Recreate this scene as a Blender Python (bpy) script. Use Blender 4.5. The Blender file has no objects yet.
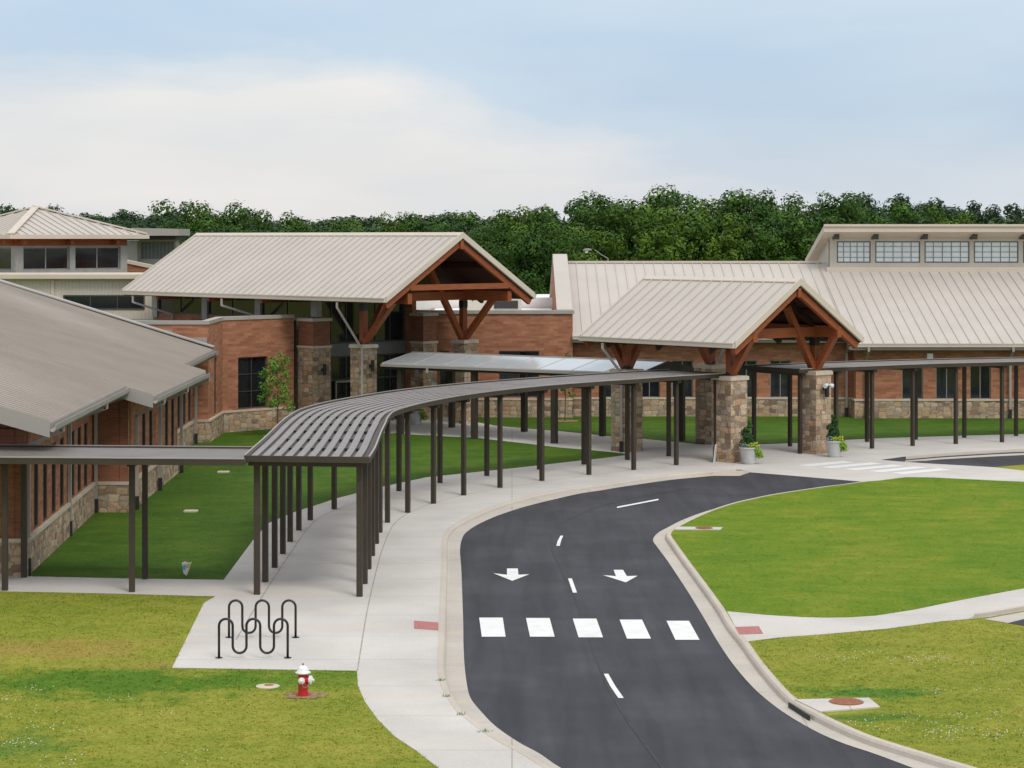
import bpy, math, random
from mathutils import Vector, geometry
random.seed(7)
R = math.radians
C = bpy.context.scene.collection
F_PX, CAM_H, HOR, CX = 2200.0, 9.8, 237.0, 512.0

def at(px, py, Y):                       # survey point seen at px,py on the vertical plane Y
    return Vector(((px-CX)*Y/F_PX, Y, CAM_H-(py-HOR)*Y/F_PX))
def gp(px, py, z=0.0):                   # survey point on level ground z
    Y = F_PX*(CAM_H-z)/(py-HOR)
    return Vector(((px-CX)*Y/F_PX, Y, z))
def V(*a): return Vector(a)

# ------------------------------------------------------------------ materials
def nmat(name, rough=0.7, base=(0.5,0.5,0.5), spec=0.5, metal=0.0):
    m = bpy.data.materials.new(name); m.use_nodes = True
    b = m.node_tree.nodes['Principled BSDF']
    b.inputs['Base Color'].default_value = (*base, 1)
    b.inputs['Roughness'].default_value = rough
    b.inputs['Metallic'].default_value = metal
    b.inputs['Specular IOR Level'].default_value = spec
    return m, m.node_tree, b
def N(nt, typ, **kw):
    n = nt.nodes.new(typ)
    for k, v in kw.items(): setattr(n, k, v)
    return n
def coords(nt, kind='Object', scale=(1,1,1), rot=(0,0,0)):
    t = N(nt, 'ShaderNodeTexCoord'); mp = N(nt, 'ShaderNodeMapping')
    mp.inputs['Scale'].default_value = scale; mp.inputs['Rotation'].default_value = rot
    nt.links.new(t.outputs[kind], mp.inputs['Vector']); return mp.outputs['Vector']
def noise(nt, vec, scale, detail=4, rough=0.55, dist=0.0):
    n = N(nt, 'ShaderNodeTexNoise'); n.inputs['Scale'].default_value = scale
    n.inputs['Detail'].default_value = detail; n.inputs['Roughness'].default_value = rough
    n.inputs['Distortion'].default_value = dist
    nt.links.new(vec, n.inputs['Vector']); return n.outputs['Fac']
def ramp(nt, fac, stops):
    r = N(nt, 'ShaderNodeValToRGB'); e = r.color_ramp.elements
    while len(e) < len(stops): e.new(0.5)
    for i, (p, c) in enumerate(stops):
        e[i].position = p; e[i].color = (*c, 1) if len(c) == 3 else c
    nt.links.new(fac, r.inputs['Fac']); return r.outputs['Color']
def mix(nt, fac, a, b, mode='MIX'):
    m = N(nt, 'ShaderNodeMix', data_type='RGBA', blend_type=mode)
    if isinstance(fac, (int, float)): m.inputs[0].default_value = fac
    else: nt.links.new(fac, m.inputs[0])
    for i, x in ((6, a), (7, b)):
        if isinstance(x, tuple): m.inputs[i].default_value = (*x, 1)
        else: nt.links.new(x, m.inputs[i])
    return m.outputs[2]
def math_n(nt, op, a, b=None, clamp=False):
    m = N(nt, 'ShaderNodeMath', operation=op); m.use_clamp = clamp
    for i, x in enumerate((a, b)):
        if x is None: continue
        if isinstance(x, (int, float)): m.inputs[i].default_value = x
        else: nt.links.new(x, m.inputs[i])
    return m.outputs[0]
def bump(nt, b, h, strength=0.3, dist=0.02):
    n = N(nt, 'ShaderNodeBump'); n.inputs['Strength'].default_value = strength
    n.inputs['Distance'].default_value = dist
    nt.links.new(h, n.inputs['Height']); nt.links.new(n.outputs['Normal'], b.inputs['Normal'])
def setc(nt, b, col): nt.links.new(col, b.inputs['Base Color'])

def plain(name, base, rough=0.6, var=0.12, scale=3.0, metal=0.0, spec=0.5):
    m, nt, b = nmat(name, rough, base, spec, metal)
    v = coords(nt); f = noise(nt, v, scale, 5)
    lo = tuple(c*(1-var) for c in base); hi = tuple(min(1, c*(1+var)) for c in base)
    setc(nt, b, ramp(nt, f, [(0.3, lo), (0.7, hi)]))
    return m

def brick_mat(name, c1, c2, mortar, w=0.4, h=0.1, msize=0.012, bigvar=0.25):
    m, nt, b = nmat(name, 0.85, spec=0.25)
    v = coords(nt, 'UV')
    br = N(nt, 'ShaderNodeTexBrick'); br.offset = 0.5
    br.inputs['Color1'].default_value = (*c1, 1); br.inputs['Color2'].default_value = (*c2, 1)
    br.inputs['Mortar'].default_value = (*mortar, 1); br.inputs['Scale'].default_value = 1
    br.inputs['Mortar Size'].default_value = msize; br.inputs['Brick Width'].default_value = w
    br.inputs['Row Height'].default_value = h; br.inputs['Bias'].default_value = -0.1
    nt.links.new(v, br.inputs['Vector'])
    f = noise(nt, coords(nt, 'UV', (1.1, 3.0, 1)), 1.0, 6, 0.65)
    var = ramp(nt, f, [(0.28, (1-bigvar,)*3), (0.72, (1+bigvar*0.6,)*3)])
    setc(nt, b, mix(nt, 1.0, br.outputs['Color'], var, 'MULTIPLY'))
    bump(nt, b, br.outputs['Fac'], -0.4, 0.01)
    return m

def stone_mat():
    m, nt, b = nmat('ashlar_stone', 0.85, spec=0.25)
    v = coords(nt, 'UV')
    nz = N(nt, 'ShaderNodeTexNoise'); nz.inputs['Scale'].default_value = 2.3; nz.inputs['Detail'].default_value = 2
    nt.links.new(v, nz.inputs['Vector'])
    vm = N(nt, 'ShaderNodeVectorMath', operation='SCALE'); vm.inputs['Scale'].default_value = 0.07
    nt.links.new(nz.outputs['Color'], vm.inputs[0])
    va = N(nt, 'ShaderNodeVectorMath', operation='ADD'); nt.links.new(v, va.inputs[0]); nt.links.new(vm.outputs[0], va.inputs[1])
    mp = N(nt, 'ShaderNodeMapping'); mp.inputs['Scale'].default_value = (2.6, 4.3, 1); nt.links.new(va.outputs[0], mp.inputs['Vector'])
    vo = N(nt, 'ShaderNodeTexVoronoi', distance='CHEBYCHEV'); vo.inputs['Randomness'].default_value = 0.62; vo.inputs['Scale'].default_value = 1
    nt.links.new(mp.outputs[0], vo.inputs['Vector'])
    ve = N(nt, 'ShaderNodeTexVoronoi', distance='CHEBYCHEV', feature='F2'); ve.inputs['Randomness'].default_value = 0.62; ve.inputs['Scale'].default_value = 1
    nt.links.new(mp.outputs[0], ve.inputs['Vector'])
    edge = math_n(nt, 'SUBTRACT', ve.outputs['Distance'], vo.outputs['Distance'])
    sep = N(nt, 'ShaderNodeSeparateColor'); nt.links.new(vo.outputs['Color'], sep.inputs[0])
    col = ramp(nt, sep.outputs[0], [(0.0, (0.22,0.15,0.10)), (0.22, (0.43,0.31,0.20)), (0.4, (0.53,0.37,0.235)), (0.55, (0.33,0.275,0.225)),
                                    (0.72, (0.58,0.45,0.315)), (0.87, (0.46,0.27,0.15)), (1.0, (0.64,0.52,0.385))])
    f = noise(nt, v, 9, 4)
    col = mix(nt, 1.0, col, ramp(nt, f, [(0.3, (0.78,)*3), (0.7, (1.12,)*3)]), 'MULTIPLY')
    em = ramp(nt, edge, [(0.0, (1,1,1)), (0.10, (0,0,0))])
    setc(nt, b, mix(nt, em, col, (0.19,0.15,0.115)))
    bump(nt, b, edge, 0.5, 0.03)
    return m

def concrete_mat(name, base, joint=None, stain=0.1, warm=(0.60,0.50,0.38)):
    m, nt, b = nmat(name, 0.85, spec=0.3)
    v = coords(nt)
    f = noise(nt, v, 0.35, 6, 0.6); f2 = noise(nt, v, 14, 4, 0.6)
    c = ramp(nt, f, [(0.25, tuple(x*(1-stain) for x in base)), (0.75, tuple(min(1, x*(1+stain*0.6)) for x in base))])
    c = mix(nt, 1.0, c, ramp(nt, f2, [(0.3, (0.93,)*3), (0.7, (1.05,)*3)]), 'MULTIPLY')
    band = noise(nt, coords(nt, 'Object', (0.05, 0.9, 1)), 1.0, 3)
    c = mix(nt, math_n(nt, 'MULTIPLY', ramp(nt, band, [(0.5, (0,0,0)), (0.75, (1,1,1))]), 0.35), c, warm)
    if joint:
        br = N(nt, 'ShaderNodeTexBrick'); br.offset = 0.0
        br.inputs['Scale'].default_value = 1; br.inputs['Mortar Size'].default_value = 0.012
        br.inputs['Brick Width'].default_value = joint[0]; br.inputs['Row Height'].default_value = joint[1]
        nt.links.new(v, br.inputs['Vector'])
        c = mix(nt, math_n(nt, 'MULTIPLY', br.outputs['Fac'], 0.55), c, (0.16,0.14,0.12))
    setc(nt, b, c); bump(nt, b, f2, 0.15, 0.01)
    return m

def asphalt_mat():
    m, nt, b = nmat('asphalt', 0.8, spec=0.35)
    v = coords(nt)
    f = noise(nt, v, 0.25, 7, 0.62); f2 = noise(nt, v, 45, 3, 0.7)
    c = ramp(nt, f, [(0.25, (0.029,0.029,0.035)), (0.5, (0.043,0.043,0.051)), (0.78, (0.068,0.067,0.075))])
    c = mix(nt, 1.0, c, ramp(nt, f2, [(0.3, (0.72,)*3), (0.7, (1.3,)*3)]), 'MULTIPLY')
    streak = noise(nt, coords(nt, 'Object', (1.6, 0.12, 1)), 1.0, 4, 0.6, 0.4)
    c = mix(nt, 1.0, c, ramp(nt, streak, [(0.3, (0.72,)*3), (0.65, (1.18,)*3)]), 'MULTIPLY')
    setc(nt, b, c); bump(nt, b, f2, 0.5, 0.01)
    return m

def grass_mat(name, lo, mid, hi, patches=(), stretch=(0.5, 1.4), bald=0.0, fine=(0.72,1.28), island=False):
    m, nt, b = nmat(name, 0.9, spec=0.15)
    tc = N(nt, 'ShaderNodeTexCoord'); v = tc.outputs['Object']
    f1 = noise(nt, v, 0.22, 6, 0.62, 0.3)
    f2 = noise(nt, coords(nt, 'Object', (stretch[0], stretch[1], 1)), 1.0, 7, 0.68)
    f3 = noise(nt, v, 9.0, 7, 0.8)
    fp = noise(nt, v, 0.9, 6, 0.7, 0.4)
    s = math_n(nt, 'ADD', math_n(nt, 'ADD', math_n(nt, 'MULTIPLY', f1, 0.36), math_n(nt, 'MULTIPLY', fp, 0.34)), math_n(nt, 'MULTIPLY', f2, 0.30))
    c = ramp(nt, s, [(0.36, lo), (0.5, mid), (0.64, hi)])
    for (px, py, rx, ry, col, amt) in patches:
        sub = N(nt, 'ShaderNodeVectorMath', operation='SUBTRACT'); sub.inputs[1].default_value = (px, py, 0)
        nt.links.new(v, sub.inputs[0])
        mul = N(nt, 'ShaderNodeVectorMath', operation='MULTIPLY'); mul.inputs[1].default_value = (1/rx, 1/ry, 0)
        nt.links.new(sub.outputs[0], mul.inputs[0])
        ln = N(nt, 'ShaderNodeVectorMath', operation='LENGTH'); nt.links.new(mul.outputs[0], ln.inputs[0])
        d = math_n(nt, 'ADD', ln.outputs['Value'], math_n(nt, 'MULTIPLY', math_n(nt, 'SUBTRACT', fp, 0.5), 2.6))
        mk = math_n(nt, 'MULTIPLY', ramp(nt, d, [(0.45, (1,1,1)), (1.0, (0,0,0))]), amt)
        c = mix(nt, mk, c, col)
    if bald:
        f4 = noise(nt, v, 0.7, 4, 0.6)
        c = mix(nt, math_n(nt, 'MULTIPLY', ramp(nt, f4, [(0.69, (0,0,0)), (0.76, (1,1,1))]), bald), c, (0.30,0.17,0.08))
    c = mix(nt, 1.0, c, ramp(nt, f3, [(0.3, (fine[0],)*3), (0.7, (fine[1],)*3)]), 'MULTIPLY')
    f6 = noise(nt, v, 34.0, 4, 0.7)
    c = mix(nt, 1.0, c, ramp(nt, f6, [(0.3, (0.78,0.80,0.7)), (0.7, (1.22,1.18,1.15))]), 'MULTIPLY')
    if island:
        g = N(nt, 'ShaderNodeNewGeometry'); c = mix(nt, 1.0, c, ramp(nt, g.outputs['Random Per Island'], [(0, (1.0,1.1,0.8)), (0.6, (1.2,1.18,1.0)), (1, (1.5,1.42,1.4))]), 'MULTIPLY')
    setc(nt, b, c); bump(nt, b, f3, 0.6, 0.05)
    return m

def leaf_mat(name, dark, light, scale=0.5):
    m, nt, b = nmat(name, 0.65, spec=0.25)
    v = coords(nt); f = noise(nt, v, scale, 4, 0.6)
    g = N(nt, 'ShaderNodeNewGeometry'); oi = N(nt, 'ShaderNodeObjectInfo')
    c = ramp(nt, f, [(0.32, dark), (0.68, light)])
    c = mix(nt, 1.0, c, ramp(nt, g.outputs['Random Per Island'], [(0, (0.74,)*3), (1, (1.24,)*3)]), 'MULTIPLY')
    c = mix(nt, 1.0, c, ramp(nt, oi.outputs['Random'], [(0, (0.68,0.78,0.8)), (0.55, (1,1,1)), (1, (1.55,1.28,0.95))]), 'MULTIPLY')
    setc(nt, b, c)
    b.inputs['Transmission Weight'].default_value = 0.0
    return m

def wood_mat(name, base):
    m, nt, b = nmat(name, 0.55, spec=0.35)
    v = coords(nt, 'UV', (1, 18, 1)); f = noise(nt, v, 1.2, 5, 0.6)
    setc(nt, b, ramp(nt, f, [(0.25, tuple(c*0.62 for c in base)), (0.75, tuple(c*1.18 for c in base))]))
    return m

def glass_mat(name, base=(0.012,0.015,0.018), rough=0.06):
    m, nt, b = nmat(name, rough, base, 0.5)
    v = coords(nt); f = noise(nt, v, 0.5, 3)
    setc(nt, b, ramp(nt, f, [(0.3, tuple(c*0.5 for c in base)), (0.7, tuple(c*1.8 for c in base))]))
    n2 = noise(nt, v, 0.8, 2); bump(nt, b, n2, 0.04, 0.05)
    return m

M = {}
M['roof'] = plain('tan_roof_metal', (0.505,0.462,0.415), 0.5, 0.05, 0.4, spec=0.4)
M['roofgrey'] = plain('grey_roof_metal', (0.375,0.33,0.29), 0.55, 0.06, 0.5, spec=0.4)
M['trim'] = plain('tan_trim_metal', (0.60,0.52,0.43), 0.5, 0.05, 0.6)
M['trimgrey'] = plain('grey_trim_metal', (0.36,0.335,0.31), 0.5, 0.06, 0.6)
M['gutter'] = plain('gutter_metal', (0.37,0.34,0.305), 0.45, 0.08, 0.8)
M['pipe'] = plain('downspout_metal', (0.36,0.32,0.29), 0.45, 0.06, 1)
M['boot'] = plain('cast_iron_boot', (0.02,0.02,0.02), 0.6)
M['brick'] = brick_mat('orange_brick', (0.445,0.20,0.115), (0.295,0.115,0.066), (0.33,0.165,0.095), 0.5, 0.13, 0.010, 0.26)
M['brickdark'] = brick_mat('red_brick', (0.30,0.12,0.068), (0.22,0.085,0.05), (0.27,0.135,0.085), 0.42, 0.1, 0.010, 0.24)
M['stone'] = stone_mat()
M['cap'] = plain('cast_stone', (0.56,0.48,0.38), 0.8, 0.1, 2)
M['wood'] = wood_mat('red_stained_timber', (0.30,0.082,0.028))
M['soffit'] = wood_mat('dark_boards_shaded_rafters', (0.045,0.018,0.011))  # dark ceiling boards; on inner rafters and purlins it paints in shade
M['plate'] = plain('black_steel_plate', (0.015,0.015,0.016), 0.5)
M['glass'] = glass_mat('dark_glass')
M['frost'] = plain('frosted_panel', (0.84,0.90,0.93), 0.25, 0.06, 1.5)
M['frame'] = plain('dark_window_frame', (0.055,0.052,0.05), 0.5)
M['greyframe'] = plain('grey_window_frame', (0.26,0.25,0.235), 0.5)
M['darkgreyframe'] = plain('bluegrey_window_frame', (0.10,0.12,0.14), 0.5)
M['panel'] = plain('grey_metal_panel', (0.34,0.33,0.315), 0.5)
M['band'] = plain('bronze_grey_band', (0.14,0.14,0.13), 0.5)
M['siding'] = plain('beige_siding', (0.60,0.55,0.48), 0.6, 0.06, 0.8)
M['bronze'] = plain('bronze_metal', (0.058,0.046,0.034), 0.55, 0.14, 1.2, spec=0.25)
M['deck'] = plain('bronze_deck_metal', (0.225,0.20,0.184), 0.42, 0.10, 1.0, spec=0.55)
M['white'] = plain('white_membrane', (0.82,0.82,0.80), 0.6, 0.03, 1)
M['unit'] = plain('beige_unit_paint', (0.55,0.52,0.45), 0.5, 0.04, 1)
M['canopyglass'] = plain('pale_canopy_panels', (0.66,0.69,0.70), 0.1, 0.08, 0.5, metal=0.3, spec=0.8)
M['pan'] = plain('brown_pan_metal', (0.085,0.066,0.055), 0.5, 0.12, 1.0, spec=0.4)
M['greyglass'] = plain('grey_glass', (0.13,0.16,0.17), 0.15, 0.15, 0.6)
M['concrete'] = concrete_mat('sidewalk_concrete', (0.57,0.54,0.505), (400.0, 3.0), 0.17)
M['concretew'] = concrete_mat('warm_concrete', (0.53,0.475,0.41), None, 0.14, (0.5,0.38,0.26))
M['gutterc'] = concrete_mat('gutter_concrete', (0.50,0.46,0.41), (3.0, 3.0), 0.16)
M['asphalt'] = asphalt_mat()
m, nt, b = nmat('white_road_paint', 0.7, spec=0.3)
f_ = noise(nt, coords(nt), 30, 5, 0.7); g_ = noise(nt, coords(nt), 2.2, 4, 0.6)
setc(nt, b, mix(nt, math_n(nt, 'MULTIPLY', ramp(nt, math_n(nt, 'ADD', math_n(nt, 'MULTIPLY', f_, .6), math_n(nt, 'MULTIPLY', g_, .4)), [(0.30, (1,1,1)), (0.42, (0,0,0))]), 0.75), ramp(nt, g_, [(.3, (.70,.70,.69)), (.7, (.80,.80,.79))]), (0.16,0.16,0.165)))
M['paint'] = m
M['paintworn'] = plain('worn_road_paint', (0.72,0.72,0.71), 0.7, 0.06, 4)
M['mat'] = plain('red_tactile_tile', (0.40,0.155,0.145), 0.7, 0.12, 8)
M['rust'] = plain('rusty_iron', (0.30,0.12,0.06), 0.8, 0.25, 14)
M['black'] = plain('black_powder_coat', (0.014,0.014,0.015), 0.35, 0.1, 3)
M['red'] = plain('hydrant_red', (0.50,0.022,0.024), 0.4, 0.12, 9)
M['hwhite'] = plain('hydrant_white', (0.78,0.79,0.80), 0.4, 0.05, 9)
M['iron'] = plain('grey_iron', (0.22,0.21,0.20), 0.5, 0.15, 6)
M['mulch'] = plain('brown_mulch', (0.25,0.165,0.085), 0.9, 0.45, 11)
M['pot'] = plain('pale_grey_pot', (0.50,0.50,0.49), 0.7, 0.1, 5)
M['soil'] = plain('dark_soil', (0.05,0.035,0.025), 0.9, 0.3, 9)
M['bark'] = plain('grey_bark', (0.13,0.10,0.075), 0.9, 0.35, 5)
M['paper'] = plain('pale_paper', (0.75,0.72,0.66), 0.8, 0.08, 9)
M['papery'] = plain('yellow_print', (0.65,0.42,0.12), 0.8, 0.2, 9)
M['paperb'] = plain('blue_print', (0.12,0.40,0.55), 0.8, 0.2, 9)
M['lens'] = plain('lamp_lens', (0.72,0.74,0.76), 0.2, 0.03, 5)
M['leafA'] = leaf_mat('forest_leaves', (0.009,0.042,0.004), (0.078,0.165,0.016), 0.5)  # dark end lowered so clump noise paints deeper shade into the crowns
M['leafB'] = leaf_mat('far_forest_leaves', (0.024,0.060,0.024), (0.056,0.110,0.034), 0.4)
M['leafC'] = leaf_mat('pine_needles', (0.018,0.040,0.022), (0.036,0.066,0.032), 0.4)
M['leafY'] = leaf_mat('young_leaves', (0.045,0.14,0.018), (0.12,0.29,0.04), 2.0)
M['leafS'] = leaf_mat('shrub_leaves', (0.02,0.06,0.015), (0.05,0.12,0.025), 3.0)
M['leafL'] = leaf_mat('trailing_leaves', (0.16,0.30,0.03), (0.28,0.45,0.05), 3.0)
M['leafG'] = leaf_mat('silver_leaves', (0.22,0.30,0.27), (0.35,0.42,0.40), 3.0)
M['flower'] = plain('yellow_petals', (0.75,0.45,0.03), 0.6, 0.2, 20)
M['clover'] = plain('clover_white', (0.75,0.75,0.68), 0.8, 0.1, 20)
M['blade'] = leaf_mat('grass_blades', (0.10,0.17,0.022), (0.26,0.29,0.052), 0.6)

# ------------------------------------------------------------------ mesh builder
ORIG = {}
class MB:
    def __init__(s): s.v = []; s.f = []; s.mi = []; s.cur = 0
    def face(s, pts):
        i = len(s.v); s.v.extend([Vector(p) for p in pts]); s.f.append(tuple(range(i, i+len(pts)))); s.mi.append(s.cur)
    def poly(s, verts, faces):
        i = len(s.v); s.v.extend([Vector(p) for p in verts])
        for f in faces: s.f.append(tuple(i+k for k in f)); s.mi.append(s.cur)
    def hexa(s, b, t):                   # four bottom points ccw, four top points
        s.poly(list(b)+list(t), [(3,2,1,0),(4,5,6,7),(0,1,5,4),(1,2,6,5),(2,3,7,6),(3,0,4,7)])
    def box(s, x0, x1, y0, y1, z0, z1):
        s.hexa([(x0,y0,z0),(x1,y0,z0),(x1,y1,z0),(x0,y1,z0)], [(x0,y0,z1),(x1,y0,z1),(x1,y1,z1),(x0,y1,z1)])
    def obox(s, c, hx, hy, z0, z1, ang=0.0, taper=1.0):
        u = V(math.cos(ang), math.sin(ang), 0); w = V(-u.y, u.x, 0); c = V(c[0], c[1], 0)
        b = [c-u*hx-w*hy, c+u*hx-w*hy, c+u*hx+w*hy, c-u*hx+w*hy]
        t = [c+(p-c)*taper for p in b]
        s.hexa([p+V(0,0,z0) for p in b], [p+V(0,0,z1) for p in t])
    def prism(s, pts, z0, z1):
        n = len(pts); b = [V(p[0],p[1],z0) for p in pts]; t = [V(p[0],p[1],z1) for p in pts]
        s.poly(b+t, [tuple(range(n))[::-1], tuple(range(n,2*n))] + [(i,(i+1)%n,n+(i+1)%n,n+i) for i in range(n)])
    def slab(s, pts, th):                # sloped slab: top points ccw from above, thickness down
        n = len(pts); t = [Vector(p) for p in pts]; b = [p-V(0,0,th) for p in t]
        s.poly(b+t, [tuple(range(n))[::-1], tuple(range(n,2*n))] + [(i,(i+1)%n,n+(i+1)%n,n+i) for i in range(n)])
    def bar(s, p, q, w, h, up=V(0,0,1)): # rectangular bar between two points, centred
        p, q = Vector(p), Vector(q); d = (q-p).normalized()
        sd = d.cross(up)
        if sd.length < 1e-4: sd = V(1,0,0)
        sd.normalize(); n = sd.cross(d); a = sd*(w/2); c = n*(h/2)
        s.hexa([p-a-c, p+a-c, p+a+c, p-a+c][::-1], [q-a-c, q+a-c, q+a+c, q-a+c][::-1])
    def tube(s, pts, r, n=8, cap=True):
        pts = [Vector(p) for p in pts]; rs = r if isinstance(r, (list, tuple)) else [r]*len(pts)
        rings = []; ref = None
        for i, p in enumerate(pts):
            d = (pts[min(i+1, len(pts)-1)] - pts[max(i-1, 0)]).normalized()
            if ref is None:
                ref = d.cross(V(0,1,0)) if abs(d.y) < 0.9 else d.cross(V(1,0,0))
            a = (ref - d*ref.dot(d)).normalized(); ref = a; b = d.cross(a)
            rings.append([p + a*math.cos(2*math.pi*k/n)*rs[i] + b*math.sin(2*math.pi*k/n)*rs[i] for k in range(n)])
        vs = [x for rg in rings for x in rg]; fs = []
        for i in range(len(rings)-1):
            for k in range(n): fs.append((i*n+k, i*n+(k+1)%n, (i+1)*n+(k+1)%n, (i+1)*n+k))
        if cap: fs += [tuple(range(n))[::-1], tuple(range((len(rings)-1)*n, len(rings)*n))]
        s.poly(vs, fs)
    def lathe(s, c, prof, n=16, axis=V(0,0,1)):
        c = Vector(c); axis = Vector(axis).normalized()
        a = axis.orthogonal().normalized(); b = axis.cross(a); vs = []; fs = []
        for (r, h) in prof:
            for k in range(n):
                t = 2*math.pi*k/n; vs.append(c + axis*h + (a*math.cos(t)+b*math.sin(t))*r)
        for i in range(len(prof)-1):
            for k in range(n): fs.append((i*n+k, i*n+(k+1)%n, (i+1)*n+(k+1)%n, (i+1)*n+k))
        fs += [tuple(range(n))[::-1], tuple(range((len(prof)-1)*n, len(prof)*n))]
        s.poly(vs, fs)
    def build(s, name, mat, parent=None, origin=None, smooth=False, rel=False):
        o3 = V(0,0,0)
        if parent is not None and not rel: o3 = ORIG[parent]
        elif origin is not None: o3 = Vector(origin)
        me = bpy.data.meshes.new(name)
        me.from_pydata([tuple(p-o3) for p in s.v], [], s.f)
        mats = mat if isinstance(mat, (list, tuple)) else [mat]
        for m in mats: me.materials.append(m)
        uv = me.uv_layers.new(name='UVMap')
        dat = []
        for p in me.polygons:
            if len(mats) > 1: p.material_index = s.mi[p.index]
            p.use_smooth = smooth
            n = p.normal
            if abs(n.z) > 0.9: t = V(1,0,0); b2 = V(0,1,0)
            else:
                t = V(0,0,1).cross(n).normalized(); b2 = n.cross(t)
            for li in p.loop_indices:
                co = me.vertices[me.loops[li].vertex_index].co + o3
                dat.extend((co.dot(t), co.dot(b2)))
        uv.data.foreach_set('uv', dat)
        me.update()
        o = bpy.data.objects.new(name, me); C.objects.link(o)
        if parent is not None: o.parent = parent
        else: o.location = o3
        ORIG[o] = o3
        return o

def tag(o, label=None, cat=None, group=None, kind=None):
    if label: o['label'] = label
    if cat: o['category'] = cat
    if group: o['group'] = group
    if kind: o['kind'] = kind
    return o
def thing(name, label, cat, loc, group=None):
    o = bpy.data.objects.new(name, None); C.objects.link(o); o.location = loc
    o.empty_display_size = 0.3
    ORIG[o] = Vector(loc); return tag(o, label, cat, group)
def copy_tree(o, parent=None):
    c = o.copy(); C.objects.link(c)
    if parent is not None: c.parent = parent
    for ch in list(o.children): copy_tree(ch, c)
    return c

class Frame:
    def __init__(s, ox, oy, deg):
        a = R(deg); s.o = V(ox, oy, 0); s.ang = a
        s.u = V(math.cos(a), math.sin(a), 0); s.w = V(-math.sin(a), math.cos(a), 0)
    def p(s, a, b, z=0.0): return s.o + s.u*a + s.w*b + V(0,0,z)
    def box(s, mb, a0, a1, b0, b1, z0, z1):
        mb.hexa([s.p(a0,b0,z0), s.p(a1,b0,z0), s.p(a1,b1,z0), s.p(a0,b1,z0)],
                [s.p(a0,b0,z1), s.p(a1,b0,z1), s.p(a1,b1,z1), s.p(a0,b1,z1)])

def wall(p0, p1, z0, z1, opens, mat, parent, depth=0.18, back=0.3, name='wall', frame='frame', pane='glass',
         cols=2, rows=1, fw=0.06, topz=None):
    """wall face with real openings: outer face on p0->p1 (outside is to the right of p0->p1), reveals, then a window in each."""
    p0 = V(p0[0], p0[1], 0); p1 = V(p1[0], p1[1], 0); L = (p1-p0).length; d = (p1-p0)/L; nrm = V(d.y, -d.x, 0)
    P = lambda s, z, k=0.0: p0 + d*s - nrm*k + V(0,0,z)
    ss = sorted({0.0, L, *[x for o in opens for x in o[:2]]}); zs = sorted({z0, z1, *[x for o in opens for x in o[2:4]]})
    mb = MB()
    for i in range(len(ss)-1):
        for j in range(len(zs)-1):
            cs, cz = (ss[i]+ss[i+1])/2, (zs[j]+zs[j+1])/2
            if any(o[0] < cs < o[1] and o[2] < cz < o[3] for o in opens): continue
            mb.face([P(ss[i],zs[j]), P(ss[i+1],zs[j]), P(ss[i+1],zs[j+1]), P(ss[i],zs[j+1])])
    for (a, b, c, e) in [o[:4] for o in opens]:
        mb.face([P(a,c), P(a,e), P(a,e,depth), P(a,c,depth)]); mb.face([P(b,c,depth), P(b,e,depth), P(b,e), P(b,c)])
        mb.face([P(a,e), P(b,e), P(b,e,depth), P(a,e,depth)]); mb.face([P(a,c,depth), P(b,c,depth), P(b,c), P(a,c)])
    # back and edges so that the wall has thickness
    k = back
    mb.face([P(L,z0,k), P(0,z0,k), P(0,z1,k), P(L,z1,k)]); mb.face([P(0,z1), P(L,z1), P(L,z1,k), P(0,z1,k)])
    w = mb.build(name, M[mat] if isinstance(mat, str) else mat, parent)
    for o in opens:
        a, b, c, e = o[:4]; nc = o[4] if len(o) > 4 else cols; nr = o[5] if len(o) > 5 else rows
        window(P, a, b, c, e, depth, nc, nr, fw, parent, frame, pane)
    return w
def window(P, a, b, c, e, depth, nc, nr, fw, parent, frame, pane):
    mf = .2 if nc > 3 and nr > 1 else .4
    fr = MB()
    def fb(a0, a1, c0, c1):
        k0, k1 = depth-0.07, depth-0.01
        fr.hexa([P(a0,c0,k0), P(a1,c0,k0), P(a1,c0,k1), P(a0,c0,k1)], [P(a0,c1,k0), P(a1,c1,k0), P(a1,c1,k1), P(a0,c1,k1)])
    fb(a, a+fw, c, e); fb(b-fw, b, c, e); fb(a+fw, b-fw, c, c+fw); fb(a+fw, b-fw, e-fw, e)
    for i in range(1, nc): s0 = a+(b-a)*i/nc; fb(s0-fw*mf, s0+fw*mf, c+fw, e-fw)
    for j in range(1, nr):
        z0 = c+(e-c)*j/nr
        for i in range(nc):
            x0 = a+(b-a)*i/nc+fw*0.45; x1 = a+(b-a)*(i+1)/nc-fw*0.45
            fb(x0, x1, z0-fw*mf*.85, z0+fw*mf*.85)
    f = fr.build('window', M[frame], parent)
    pn = MB(); k = depth-0.03
    pn.hexa([P(a+0.01,c+0.01,k), P(b-0.01,c+0.01,k), P(b-0.01,c+0.01,k+0.02), P(a+0.01,c+0.01,k+0.02)],
            [P(a+0.01,e-0.01,k), P(b-0.01,e-0.01,k), P(b-0.01,e-0.01,k+0.02), P(a+0.01,e-0.01,k+0.02)])
    pn.build('pane', M[pane], f)
    return f

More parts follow.
